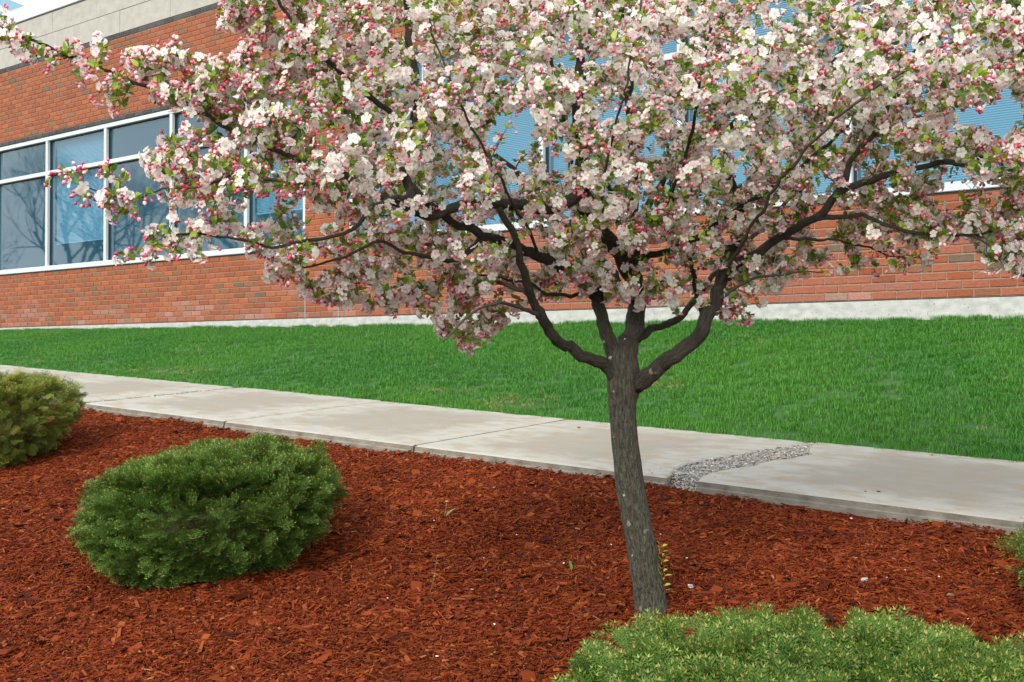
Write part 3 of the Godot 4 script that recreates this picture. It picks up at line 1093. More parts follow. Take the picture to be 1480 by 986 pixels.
func build_tree() -> void:
	var tree := thing("crabapple_tree", "flowering crabapple tree with pink and white blossom in the red mulch", "tree")
	fork = at_px(898, 545, TREE_Z)
	var bark := mat("grey brown bark", 1, 1, 1, 0.85)
	bark.albedo_texture = noise_tex(0.012, [[0.0, 0.028, 0.024, 0.018], [0.35, 0.064, 0.059, 0.046], [0.6, 0.098, 0.094, 0.076], [0.85, 0.135, 0.132, 0.11], [1.0, 0.22, 0.22, 0.19]], 1024, 6, FastNoiseLite.TYPE_SIMPLEX_SMOOTH, 61)
	bark.uv1_scale = Vector3(2, 1.5, 1)
	bark.heightmap_enabled = true
	bark.heightmap_texture = noise_tex(0.02, [], 1024, 6, FastNoiseLite.TYPE_SIMPLEX_SMOOTH, 62)
	bark.heightmap_scale = 1.2
	var twigbark := mat("dark twig bark", 0.055, 0.042, 0.032, 0.8)
	var S := 14
	var trunk_bark: StandardMaterial3D = bark.duplicate()
	trunk_bark.albedo_color = srgb(0.72, 0.73, 0.62)
	bark.albedo_color = srgb(0.62, 0.55, 0.47)
	limb(tree, "trunk", [[942, 896, 0, 34.0], [941, 884, 0, 27.0], [940.5, 872, 0, 23.8], [935, 836, 0, 21.8], [927.5, 791, 0, 21.4], [919, 747, 0, 21.0], [908, 680, 0, 20.0], [901, 610, 0, 19.3], [899.5, 580, 0, 20.0], [899, 555, 0, 22.0], [898, 535, 0, 21.0], [896, 515, 0, 17.0], [897, 500, 0, 9.0]], 22, 19, 32, trunk_bark, false, 0.085)
	var L := "limb"
	limb(tree, L, [[899, 556, 0], [876, 531, -0.02], [850, 518, -0.06], [824, 503, -0.1], [801, 486, -0.15], [781, 460, -0.2], [766, 425, -0.25], [756, 393, -0.3], [745, 350, -0.35], [725, 300, -0.4]], 11, 4, S, bark)
	limb(tree, L, [[893, 545, 0], [884, 509, 0.0], [874, 475, 0.03], [865, 438, 0.05], [857, 410, 0.04], [839, 394, 0.0], [812, 385, -0.06], [782, 370, -0.12], [749, 355, -0.2], [722, 346, -0.27], [700, 340, -0.33], [665, 325, -0.42], [625, 300, -0.5], [590, 270, -0.55]], 12.5, 4.5, S, bark)
	limb(tree, "branch", [[860, 412, 0.04], [850, 393, 0.08], [843, 363, 0.12], [837, 325, 0.16], [830, 270, 0.2], [822, 190, 0.25], [800, 100, 0.3], [785, 0, 0.3], [780, -80, 0.3]], 6, 2.5, 8, bark)
	limb(tree, L, [[902, 548, 0], [906, 512, 0.02], [918, 475, 0.06], [919, 438, 0.1], [912, 402, 0.1], [897, 370, 0.06], [880, 344, 0.02], [860, 322, -0.02], [847, 303, -0.06], [845, 280, -0.1], [843, 245, -0.15], [838, 200, -0.2], [835, 150, -0.25], [838, 90, -0.28], [842, 20, -0.3], [845, -60, -0.3]], 16, 5, S, bark)
	limb(tree, L, [[847, 305, -0.06], [835, 287, -0.1], [805, 297, -0.18], [775, 299, -0.26], [737, 297, -0.34], [700, 295, -0.4], [663, 302, -0.46], [629, 311, -0.5], [604, 308, -0.54], [592, 284, -0.55], [583, 255, -0.55], [590, 210, -0.53], [597, 150, -0.5], [597, 97, -0.48], [590, 45, -0.45], [586, -20, -0.4], [580, -90, -0.35]], 9.5, 4, 12, bark)
	limb(tree, L, [[916, 480, 0.08], [919, 430, 0.2], [918, 380, 0.28], [918, 330, 0.3], [916, 285, 0.3], [913, 200, 0.28], [909, 112, 0.25], [903, 60, 0.22], [896, 0, 0.2], [890, -80, 0.2], [888, -200, 0.2]], 11, 3, 12, bark)
	limb(tree, L, [[903, 578, 0], [918, 561, 0.0], [940, 543, -0.03], [970, 516, -0.06], [1000, 494, -0.08], [1019, 468, -0.1], [1034, 438, -0.1], [1042, 412, -0.08], [1054, 380, -0.04], [1066, 347, 0.0], [1070, 314, 0.03], [1066, 285, 0.06], [1055, 250, 0.1], [1040, 200, 0.15], [1030, 140, 0.2], [1020, 60, 0.25], [1015, -40, 0.3], [1010, -150, 0.3]], 14, 3.5, S, bark)
	var B := "branch"
	var limbs := [
		[[[1048, 400, -0.07], [1066, 381, -0.1], [1089, 370, -0.15], [1123, 346, -0.22], [1153, 326, -0.28], [1182, 314, -0.34], [1205, 288, -0.38], [1221, 273, -0.4], [1270, 256, -0.46], [1318, 246, -0.5], [1367, 236, -0.54], [1406, 234, -0.56], [1470, 215, -0.6], [1540, 190, -0.6], [1600, 170, -0.6]], 8, 2.5],
		[[[1178, 316, -0.33], [1245, 312, -0.4], [1294, 331, -0.45], [1347, 341, -0.5], [1406, 341, -0.52], [1450, 326, -0.55], [1495, 310, -0.55]], 3.6, 1.4],
		[[[1207, 288, -0.38], [1240, 221, -0.35], [1272, 179, -0.3], [1300, 120, -0.25], [1340, 40, -0.2], [1370, -40, -0.2]], 4.5, 2],
		[[[912, 402, 0.1], [925, 374, 0.05], [963, 364, 0.0], [1000, 349, -0.05], [1026, 333, -0.08], [1056, 310, -0.12], [1085, 290, -0.15], [1130, 262, -0.2], [1180, 225, -0.25], [1225, 180, -0.3]], 6, 2],
		[[[917, 492, 0.05], [955, 471, 0.12], [978, 464, 0.2], [1000, 440, 0.3], [1030, 400, 0.45], [1080, 350, 0.6], [1140, 290, 0.75], [1200, 230, 0.85], [1290, 150, 0.9], [1390, 60, 0.95]], 6.5, 2.2],
		[[[604, 308, -0.54], [565, 290, -0.55], [529, 275, -0.58], [497, 256, -0.6], [449, 239, -0.62], [410, 224, -0.63], [380, 210, -0.64], [320, 180, -0.66], [253, 141, -0.68], [209, 124, -0.7], [150, 102, -0.72], [90, 75, -0.74], [30, 50, -0.76], [2, 42, -0.77]], 5.2, 1.3],
		[[[600, 300, -0.54], [575, 285, -0.56], [541, 297, -0.6], [515, 325, -0.64], [485, 341, -0.66], [442, 349, -0.7], [400, 358, -0.72], [340, 345, -0.74], [272, 338, -0.76], [235, 345, -0.77]], 3.8, 1.0],
		[[[700, 340, -0.33], [665, 372, -0.38], [634, 377, -0.42], [585, 363, -0.48], [546, 350, -0.52], [500, 370, -0.56], [440, 385, -0.6], [400, 388, -0.62]], 4, 1.0],
		[[[497, 256, -0.6], [440, 266, -0.66], [390, 258, -0.7], [341, 253, -0.72], [292, 268, -0.75], [234, 273, -0.78], [195, 287, -0.8], [146, 277, -0.82], [118, 270, -0.83]], 2.8, 0.8],
		[[[597, 190, -0.52], [561, 163, -0.58], [530, 138, -0.62], [497, 110, -0.66], [460, 75, -0.7], [430, 40, -0.72], [400, 0, -0.74], [370, -60, -0.74]], 4.5, 1.8],
		[[[593, 90, -0.48], [560, 80, -0.4], [520, 70, -0.32], [480, 58, -0.25], [430, 55, -0.2], [380, 40, -0.15], [340, 20, -0.1]], 4, 1.2],
		[[[1040, 205, 0.15], [1070, 172, 0.12], [1100, 159, 0.1], [1142, 136, 0.05], [1185, 110, 0.0], [1225, 65, -0.05], [1256, 0, -0.1], [1280, -60, -0.1]], 5, 2],
		[[[916, 440, 0.12], [890, 400, 0.3], [850, 350, 0.5], [780, 280, 0.7], [700, 210, 0.85], [620, 150, 1.0], [560, 80, 1.1], [500, 0, 1.1]], 6.5, 2],
		[[[918, 330, 0.3], [960, 260, 0.5], [1020, 180, 0.7], [1100, 100, 0.85], [1180, 20, 1.0], [1250, -60, 1.1]], 6, 2],
		[[[880, 344, 0.02], [870, 290, -0.3], [880, 220, -0.5], [900, 140, -0.65], [920, 50, -0.75], [930, -50, -0.8]], 2.4, 1.0],
		[[[1040, 412, -0.08], [1080, 340, -0.3], [1130, 260, -0.5], [1190, 190, -0.65], [1260, 130, -0.75], [1340, 80, -0.8], [1420, 40, -0.85], [1520, 0, -0.85]], 2.8, 1.2],
		[[[782, 370, -0.12], [740, 290, -0.4], [700, 220, -0.6], [660, 140, -0.75], [630, 60, -0.8], [600, -30, -0.85]], 2.2, 1.0],
		[[[781, 460, -0.2], [750, 445, -0.3], [715, 440, -0.42], [680, 455, -0.5], [655, 480, -0.55], [640, 492, -0.58]], 3.2, 0.9],
		[[[766, 425, -0.25], [720, 410, -0.2], [660, 405, -0.1], [600, 410, 0.0], [550, 415, 0.1], [500, 405, 0.15]], 3.4, 1.0],
		[[[1123, 346, -0.22], [1180, 345, -0.15], [1240, 355, -0.1], [1290, 370, -0.05], [1330, 372, 0.0]], 2.6, 0.8],
		[[[865, 438, 0.05], [845, 425, 0.0], [820, 428, -0.05], [790, 424, -0.1], [765, 410, -0.15], [735, 405, -0.18], [690, 395, -0.2]], 4.0, 1.2],
		[[[912, 402, 0.1], [905, 360, 0.2], [890, 310, 0.3], [870, 250, 0.4], [850, 180, 0.5], [840, 100, 0.5], [835, 10, 0.5]], 4.5, 1.6],
		[[[1034, 438, -0.1], [1060, 420, -0.12], [1095, 402, -0.15], [1140, 396, -0.2], [1190, 392, -0.25]], 3.0, 1.0],
		[[[1019, 468, -0.1], [1008, 430, 0.0], [1000, 390, 0.1], [985, 340, 0.2], [972, 280, 0.3], [965, 210, 0.35], [960, 130, 0.4]], 4.5, 1.6],
		[[[897, 370, 0.06], [930, 335, -0.05], [960, 300, -0.15], [985, 250, -0.3], [1000, 190, -0.4], [1010, 120, -0.5], [1030, 40, -0.55]], 4.0, 1.5],
		[[[1406, 341, -0.52], [1430, 355, -0.54], [1445, 375, -0.56], [1455, 390, -0.57]], 1.4, 0.7],
	]
	for l in limbs:
		limb(tree, B, l[0], l[1], l[2], 8, bark if l[1] > 3.5 else twigbark)
	# pruned branch stub with a ring of callus on the right limb
	var knot := tool_new(true)
	var kp := at_px(943.5, 538, TREE_Z - 0.065)
	tube(knot, PackedVector3Array([kp + Vector3(0, 0, -0.03), kp + Vector3(0, 0.001, 0.0), kp + Vector3(0, 0.002, 0.006), kp + Vector3(0, 0.002, 0.002)]), PackedFloat32Array([0.017, 0.0155, 0.0135, 0.008]), 14, 0.05)
	part("pruning_scar", done(knot), mat("callus bark", 0.13, 0.09, 0.06, 0.9), tree)
	knot = tool_new(true)
	tube(knot, PackedVector3Array([kp + Vector3(0, 0.002, 0.0), kp + Vector3(0, 0.002, 0.0035)]), PackedFloat32Array([0.0085, 0.0075]), 12)
	part("knot", done(knot), mat("dark heartwood", 0.02, 0.015, 0.012, 0.95), tree)
	# bark splits down the trunk
	var split := mat("split bark", 0.085, 0.055, 0.033, 0.95)
	for f in [[[911, 690], [913, 725], [916, 760], [921, 790], [927, 818], [933, 842], [935, 862]], [[921, 685], [926, 715], [934, 757], [938, 785], [937, 805], [940, 822], [936, 848]], [[904, 652], [907, 668], [910, 684], [913, 700]], [[948, 838], [951, 856], [953, 872]], [[893, 610], [894, 640], [896, 665]], [[917, 600], [918, 625], [921, 648]]]:
		var cp := []
		var cr := []
		for q in f:
			var ax := axis_at(q[1])
			var rad := radius_at(q[1])
			var dx := clampf((q[0] - ax) / FOCAL * TREE_Z / rad, -0.97, 0.97)
			cp.append(at_px(q[0], q[1], TREE_Z - rad * sqrt(1.0 - dx * dx) * 1.005))
			cr.append(0.0017)
		cr[0] = 0.0006
		cr[cr.size() - 1] = 0.0006
		var cs := smooth_path(cp, cr, 0.015)
		var ct := tool_new(true)
		tube(ct, cs[0], cs[1], 6, 0.5)
		part("bark_split", done(ct), split, tree)
	# crust lichen flakes on trunk and limbs
	var flake := tool_new(true)
	var fp := []
	for k in 9:
		var a := TAU * k / 9.0
		fp.append(Vector3(cos(a), 0.0, sin(a)) * rng.randf_range(0.65, 1.15))
	for k in 9:
		for v in [Vector3(0, 0.12, 0), fp[k], fp[(k + 1) % 9]]:
			flake.add_vertex(v)
	var flake_mesh := done(flake)
	var lw := []
	var lc := PackedColorArray()
	for f in [[902, 716, 2.4, 1], [909, 757, 4.6, 0], [934, 769, 5.8, 0], [914, 803, 2.0, 1], [887, 632, 1.7, 1], [910, 635, 1.0, 1], [887, 566, 1.8, 1], [892, 570, 1.4, 1], [882, 517, 2.8, 1], [884, 526, 1.8, 0], [903, 490, 1.8, 1], [873, 494, 1.6, 1], [985, 505, 2.0, 1], [990, 500, 2.0, 1], [984, 507, 1.5, 1], [966, 523, 1.4, 1], [936, 572, 1.2, 0], [926, 880, 4.0, 0], [903, 685, 1.2, 1], [893, 684, 1.0, 1], [860, 525, 1.6, 1], [845, 516, 1.6, 1], [832, 509, 1.4, 1], [824, 501, 1.4, 1], [870, 455, 1.3, 1], [915, 470, 1.3, 1], [921, 440, 1.4, 1]]:
		var p := at_px(f[0], f[1], TREE_Z)
		# drop onto the nearest bark: the trunk or limb axis at that height, seen from the camera side
		var ax := axis_at(f[1])
		var rad := radius_at(f[1])
		var dx: float = clampf((f[0] - ax) / FOCAL * TREE_Z / rad, -0.96, 0.96) if f[1] > 530 else 0.0
		if f[1] <= 530:
			rad = 0.027
		var nrm := Vector3(dx, 0.0, sqrt(1.0 - dx * dx))
		p = at_px(f[0], f[1], TREE_Z - rad * nrm.z)
		if f[2] < 1.6:
			continue
		var s: float = f[2] / FOCAL * TREE_Z
		lw.append(Transform3D(aim(nrm, rng.randf() * TAU) * Basis.from_scale(Vector3(s, 0.004, s * rng.randf_range(0.6, 0.9))), p + nrm * 0.0008))
		lc.append(Color(0.24, 0.27, 0.25) if f[3] else Color(0.14, 0.135, 0.10))
	many("lichen", flake_mesh, tinted("crust lichen", 0.95), lw, lc, tree)
	grow_crown(tree, twigbark)

func axis_at(y: float) -> float:
	var t := [[892, 941.0], [876, 940.5], [836, 935.0], [791, 927.5], [747, 919.0], [680, 908.0], [610, 901.0], [555, 899.0], [500, 896.0]]
	for i in t.size() - 1:
		if y <= t[i][0] and y >= t[i + 1][0]:
			return lerpf(t[i][1], t[i + 1][1], (t[i][0] - y) / (t[i][0] - t[i + 1][0]))
	return 896.0

func radius_at(y: float) -> float:
	var t := [[892, 27.0], [876, 23.6], [836, 21.8], [791, 21.4], [747, 21.0], [680, 20.0], [610, 19.3], [580, 20.0], [555, 22.0], [500, 18.0]]
	for i in t.size() - 1:
		if y <= t[i][0] and y >= t[i + 1][0]:
			return lerpf(t[i][1], t[i + 1][1], (t[i][0] - y) / (t[i][0] - t[i + 1][0])) / FOCAL * TREE_Z
	return 0.03

const CROWN := [[325, -260], [325, 15], [352, 70], [335, 92], [240, 66], [190, 82], [215, 112], [300, 190], [250, 200], [205, 222], [215, 262], [255, 288], [235, 330], [262, 362], [330, 336], [400, 356], [392, 402], [470, 428], [560, 440], [640, 468], [650, 500], [700, 496], [740, 470], [790, 440], [850, 428], [900, 442], [960, 440], [1010, 458], [1080, 458], [1100, 420], [1180, 385], [1290, 388], [1400, 345], [1440, 392], [1490, 402], [1640, 300], [1740, 60], [1640, -120], [1350, -230], [900, -270], [520, -230]]
# thinner places: centre x, y, radius x, radius y, share of tips left out
const THIN := [[742, 205, 42, 52, 0.97], [600, 90, 30, 50, 0.6], [980, 385, 75, 45, 0.4], [870, 385, 60, 40, 0.3], [1430, 165, 60, 26, 0.9], [1300, 365, 140, 26, 0.5], [560, 390, 80, 30, 0.2], [400, 300, 60, 28, 0.8], [330, 215, 60, 20, 0.5], [300, 310, 60, 30, 0.75], [830, 470, 90, 60, 0.75], [640, 270, 30, 30, 0.7], [790, 335, 60, 26, 0.25], [1400, 270, 60, 22, 0.6], [470, 330, 40, 40, 0.6], [1210, 270, 40, 40, 0.5], [450, 140, 40, 22, 0.5]]

func grow_crown(tree: Node3D, twigbark: Material) -> void:
	var poly := PackedVector2Array()
	for q in CROWN:
		poly.append(Vector2(q[0], q[1]))
	# where twig tips end up: spread through the crown, thickest in the middle and thin at its rim
	var tips := []
	var tries := 0
	while tips.size() < 3400 and tries < 40000:
		tries += 1
		var q := Vector2(rng.randf_range(190, 1760), rng.randf_range(-270, 505))
		if not Geometry2D.is_point_in_polygon(q, poly):
			continue
		if q.y < -60 and rng.randf() < 0.72:
			continue
		var skip := false
		for t in THIN:
			var ex: float = (q.x - t[0]) / t[2]
			var ey: float = (q.y - t[1]) / t[3]
			if ex * ex + ey * ey < 1.0 and rng.randf() < t[4]:
				skip = true
		if skip:
			continue
		var rim := 1e9
		for i in poly.size():
			rim = minf(rim, q.distance_to(Geometry2D.get_closest_point_to_segment(q, poly[i], poly[(i + 1) % poly.size()])))
		var thick := minf(0.9, 0.06 + rim / 394.0 * 1.4)
		var mid := lerpf(-0.62, -0.02, clampf((q.x - 330.0) / 380.0, 0, 1))
		if q.x > 1200:
			mid = lerpf(-0.02, -0.4, clampf((q.x - 1200.0) / 250.0, 0, 1))
		var dz := mid + thick * (rng.randf() + rng.randf() - 1.0) * 1.1
		var p := at_px(q.x, q.y, TREE_Z + dz)
		tips.append([p.distance_squared_to(at_px(900, 330, TREE_Z)), p])
	tips.sort()
	# short twigs along the long left sprays as well
	for i in nodes_p.size():
		var q := to_px(nodes_p[i])
		if nodes_r[i] < 0.0075 and (q.x < 480 or q.x > 1250) and rng.randf() < 0.9:
			for k in (2 if q.x < 300 else 1):
				tips.append([0.0, nodes_p[i] + rand_dir() * rng.randf_range(0.03, 0.085) + nodes_d[i] * 0.04])
	var st := tool_new(true)
	var spots := []
	for t in tips:
		var p: Vector3 = t[1]
		var i := nearest(p, p.distance_squared_to(fork) + 0.02)
		if i < 0:
			continue
		var a := nodes_p[i]
		var l := a.distance_to(p)
		if l < 0.02:
			continue
		var start := a + nodes_d[i] * l * 0.3
		var bend := rand_dir() * l * 0.09
		var r0 := minf(nodes_r[i] * 0.62, 0.0018 + l * 0.0075)
		var sp := smooth_path([a, start * 0.5 + a.lerp(p, 0.28) * 0.5 + bend, a.lerp(p, 0.66) + bend * 0.8 + Vector3.UP * l * 0.04, p], [r0, r0 * 0.85, r0 * 0.6, 0.0011], 0.05)
		tube(st, sp[0], sp[1], 5, 0.0, false)
		var n: int = sp[0].size()
		for k in range(1, n):
			nodes_p.append(sp[0][k])
			nodes_r.append(sp[1][k])
			var d: Vector3 = (sp[0][k] - sp[0][k - 1]).normalized()
			nodes_d.append(d)
			spots.append([sp[0][k], d, k == n - 1])
	var twigs := part("twigs", done(st), twigbark, tree)
	twigs.set_meta("kind", "stuff")
	for i in nodes_p.size():
		if nodes_r[i] < 0.0042 and rng.randf() < 0.3:
			spots.append([nodes_p[i], nodes_d[i], false])
	print("twig spots ", spots.size())
	# blossom clusters on spurs along the twigs
	var opened := petal_flower(0.5, Color(0.93, 0.93, 0.88), Color(0.95, 0.95, 0.94))
	var half := petal_flower(1.0, Color(0.94, 0.92, 0.90), Color(0.94, 0.87, 0.89), 0.95)
	var buds := bud_mesh()
	var leaf := leaf_mesh()
	var fw := []
	var fc := PackedColorArray()
	var hw := []
	var hc := PackedColorArray()
	var bw := []
	var bc := PackedColorArray()
	var vw := []
	var vc := PackedColorArray()
	var spur := tool_new(true)
	var stage := FastNoiseLite.new()
	stage.seed = 15
	stage.frequency = 2.6
	var heart := at_px(900, 250, TREE_Z)
	for s in spots:
		var o: Vector3 = s[0]
		var q := to_px(o)
		var shown := q.y > -40 and q.x > -40 and q.x < 1520
		if rng.randf() < (0.07 if shown else 0.5):
			continue
		var thin := false
		for t in THIN:
			var ex: float = (q.x - t[0]) / t[2]
			var ey: float = (q.y - t[1]) / t[3]
			if ex * ex + ey * ey < 1.0 and rng.randf() < t[4] * 0.55:
				thin = true
		if thin or (q.y > 425 and absf(q.x - 900) < 150 and rng.randf() < 0.6):
			continue
		var outw := (o - heart).normalized()
		var dir := (rand_dir() + outw * 0.55 + (s[1] as Vector3) * (0.8 if s[2] else 0.3) + Vector3(0, 0.1, 0)).normalized()
		var open := clampf(0.52 + 0.75 * stage.get_noise_3d(o.x * 1.4, o.y * 1.4, o.z * 1.4) + 0.18 * clampf((q.x - 500.0) / 600.0, -0.6, 0.5) + rng.randf_range(-0.25, 0.25), 0.0, 1.0)
		var root := o + dir * rng.randf_range(0.004, 0.014)
		var n := rng.randi_range(3, 6)
		for k in n:
			var d := (dir + rand_dir() * 0.75).normalized()
			d = (d + Vector3(0, -0.22, 0)).normalized()
			var l := rng.randf_range(0.018, 0.031)
			var e := root + d * l
			var x := rng.randf()
			if x < open * 0.8:
				var face := (d + rand_dir() * 0.35 + Vector3(0, -0.05, 0)).normalized()
				var size := rng.randf_range(0.58, 0.95)
				if rng.randf() < 0.12 + (1.0 - open) * 0.3:
					hw.append(Transform3D(aim(face, rng.randf() * TAU).scaled(Vector3.ONE * size * 0.95), e))
					hc.append(Color(1, 1, 1).lerp(Color(1.0, 0.62, 0.72), rng.randf() * rng.randf()))
				else:
					fw.append(Transform3D(aim(face, rng.randf() * TAU).scaled(Vector3.ONE * size), e))
					fc.append(Color(1, 1, 1).lerp(Color(1.0, 0.87, 0.905), rng.randf() if rng.randf() < 0.3 else 0.0))
			else:
				var size := rng.randf_range(0.68, 1.2)
				bw.append(Transform3D(aim((d + Vector3(0, -0.15, 0) + rand_dir() * 0.2).normalized(), rng.randf() * TAU).scaled(Vector3.ONE * size), e))
				var ripe := rng.randf()
				var c := Color(0.60, 0.022, 0.06).lerp(Color(0.78, 0.17, 0.27), ripe)
				if size > 1.05 or rng.randf() < open * 0.6:
					c = Color(0.76, 0.36, 0.42).lerp(Color(0.80, 0.60, 0.63), rng.randf())
				bc.append(jitter(c, 0.1))
		for k in rng.randi_range(2, 5):
			var d := (dir * 0.5 + rand_dir() + Vector3(0, 0.15, 0)).normalized()
			var size := rng.randf_range(0.45, 1.15)
			vw.append(Transform3D(aim(d, rng.randf() * TAU).scaled(Vector3.ONE * size), root - dir * 0.006))
			vc.append(jitter(Color(0.21, 0.33, 0.03).lerp(Color(0.38, 0.46, 0.06), rng.randf()), 0.2))
			if rng.randf() < 0.3:
				vc[vc.size() - 1] = jitter(Color(0.10, 0.21, 0.03), 0.2)
	var pm := tinted("petals", 0.6)
	pm.backlight_enabled = true
	pm.backlight = Color(1.0, 0.97, 0.96)
	pm.metallic_specular = 0.3
	var bm := tinted("flower buds", 0.45)
	var lm := tinted("young leaves", 0.45)
	lm.backlight_enabled = true
	lm.backlight = Color(0.7, 0.8, 0.2)
	pieces("blossom", "blossoms", opened, pm, fw, fc, tree)
	pieces("half_open_blossom", "half_open_blossoms", half, pm, hw, hc, tree)
	pieces("flower_bud", "flower_buds", buds, bm, bw, bc, tree)
	pieces("leaf", "leaves", leaf, lm, vw, vc, tree)
	print("blossoms ", fw.size(), " half ", hw.size(), " buds ", bw.size(), " leaves ", vw.size())

# ---------------------------------------------------------------- clipped yews
func yew_sprig(n: int, tip: Color, base: Color) -> ArrayMesh:
	var st := tool_new(true)
	var shoots := [[Vector3.ZERO, Vector3.UP, 0.085, n]]
	for k in 3:
		var t := 0.2 + 0.18 * k
		var sgn := -1.0 if k % 2 else 1.0
		shoots.append([Vector3.UP * 0.085 * t + Vector3(0, 0, -0.004 * t), Vector3(sgn * rng.randf_range(0.55, 0.8), 0.8, rng.randf_range(-0.2, 0.25)).normalized(), rng.randf_range(0.035, 0.052), n / 2])
	for s in shoots:
		var o: Vector3 = s[0]
		var d: Vector3 = s[1]
		var side := d.cross(Vector3(0, 0, 1)).normalized()
		var up := side.cross(d)
		var l: float = s[2]
		st.set_color(Color(0.09, 0.075, 0.03))
		for v in [o - side * 0.0009, o + d * l, o + side * 0.0009]:
			st.add_vertex(v)
		st.set_color(Color(0.30, 0.25, 0.07))
		var tipp := o + d * l
		for v in [tipp - side * 0.0028 - d * 0.003, tipp + d * 0.007 + up * 0.002, tipp + side * 0.0028 - d * 0.003]:
			st.add_vertex(v)
		for k in s[3]:
			var t: float = (k + 0.6) / s[3]
			for sg in [-1.0, 1.0]:
				var nl := 0.0225 * rng.randf_range(0.8, 1.1) * (1.0 - 0.35 * maxf(0, t - 0.7) / 0.3)
				var nd: Vector3 = (side * sg + d * rng.randf_range(0.45, 0.8) * (1.0 + t * 0.5) + up * rng.randf_range(0.0, 0.4)).normalized()
				var b := o + d * l * t
				var w: Vector3 = nd.cross(up).normalized() * 0.0021
				var m: Vector3 = b + nd * nl * 0.55 + up * 0.0008
				var c := base.lerp(tip, clampf(t * 0.9 + rng.randf_range(-0.2, 0.2), 0, 1))
				st.set_color(c)
				for v in [b, m - w, m + w, m - w, b + nd * nl, m + w]:
					st.add_vertex(v)
	return done(st)

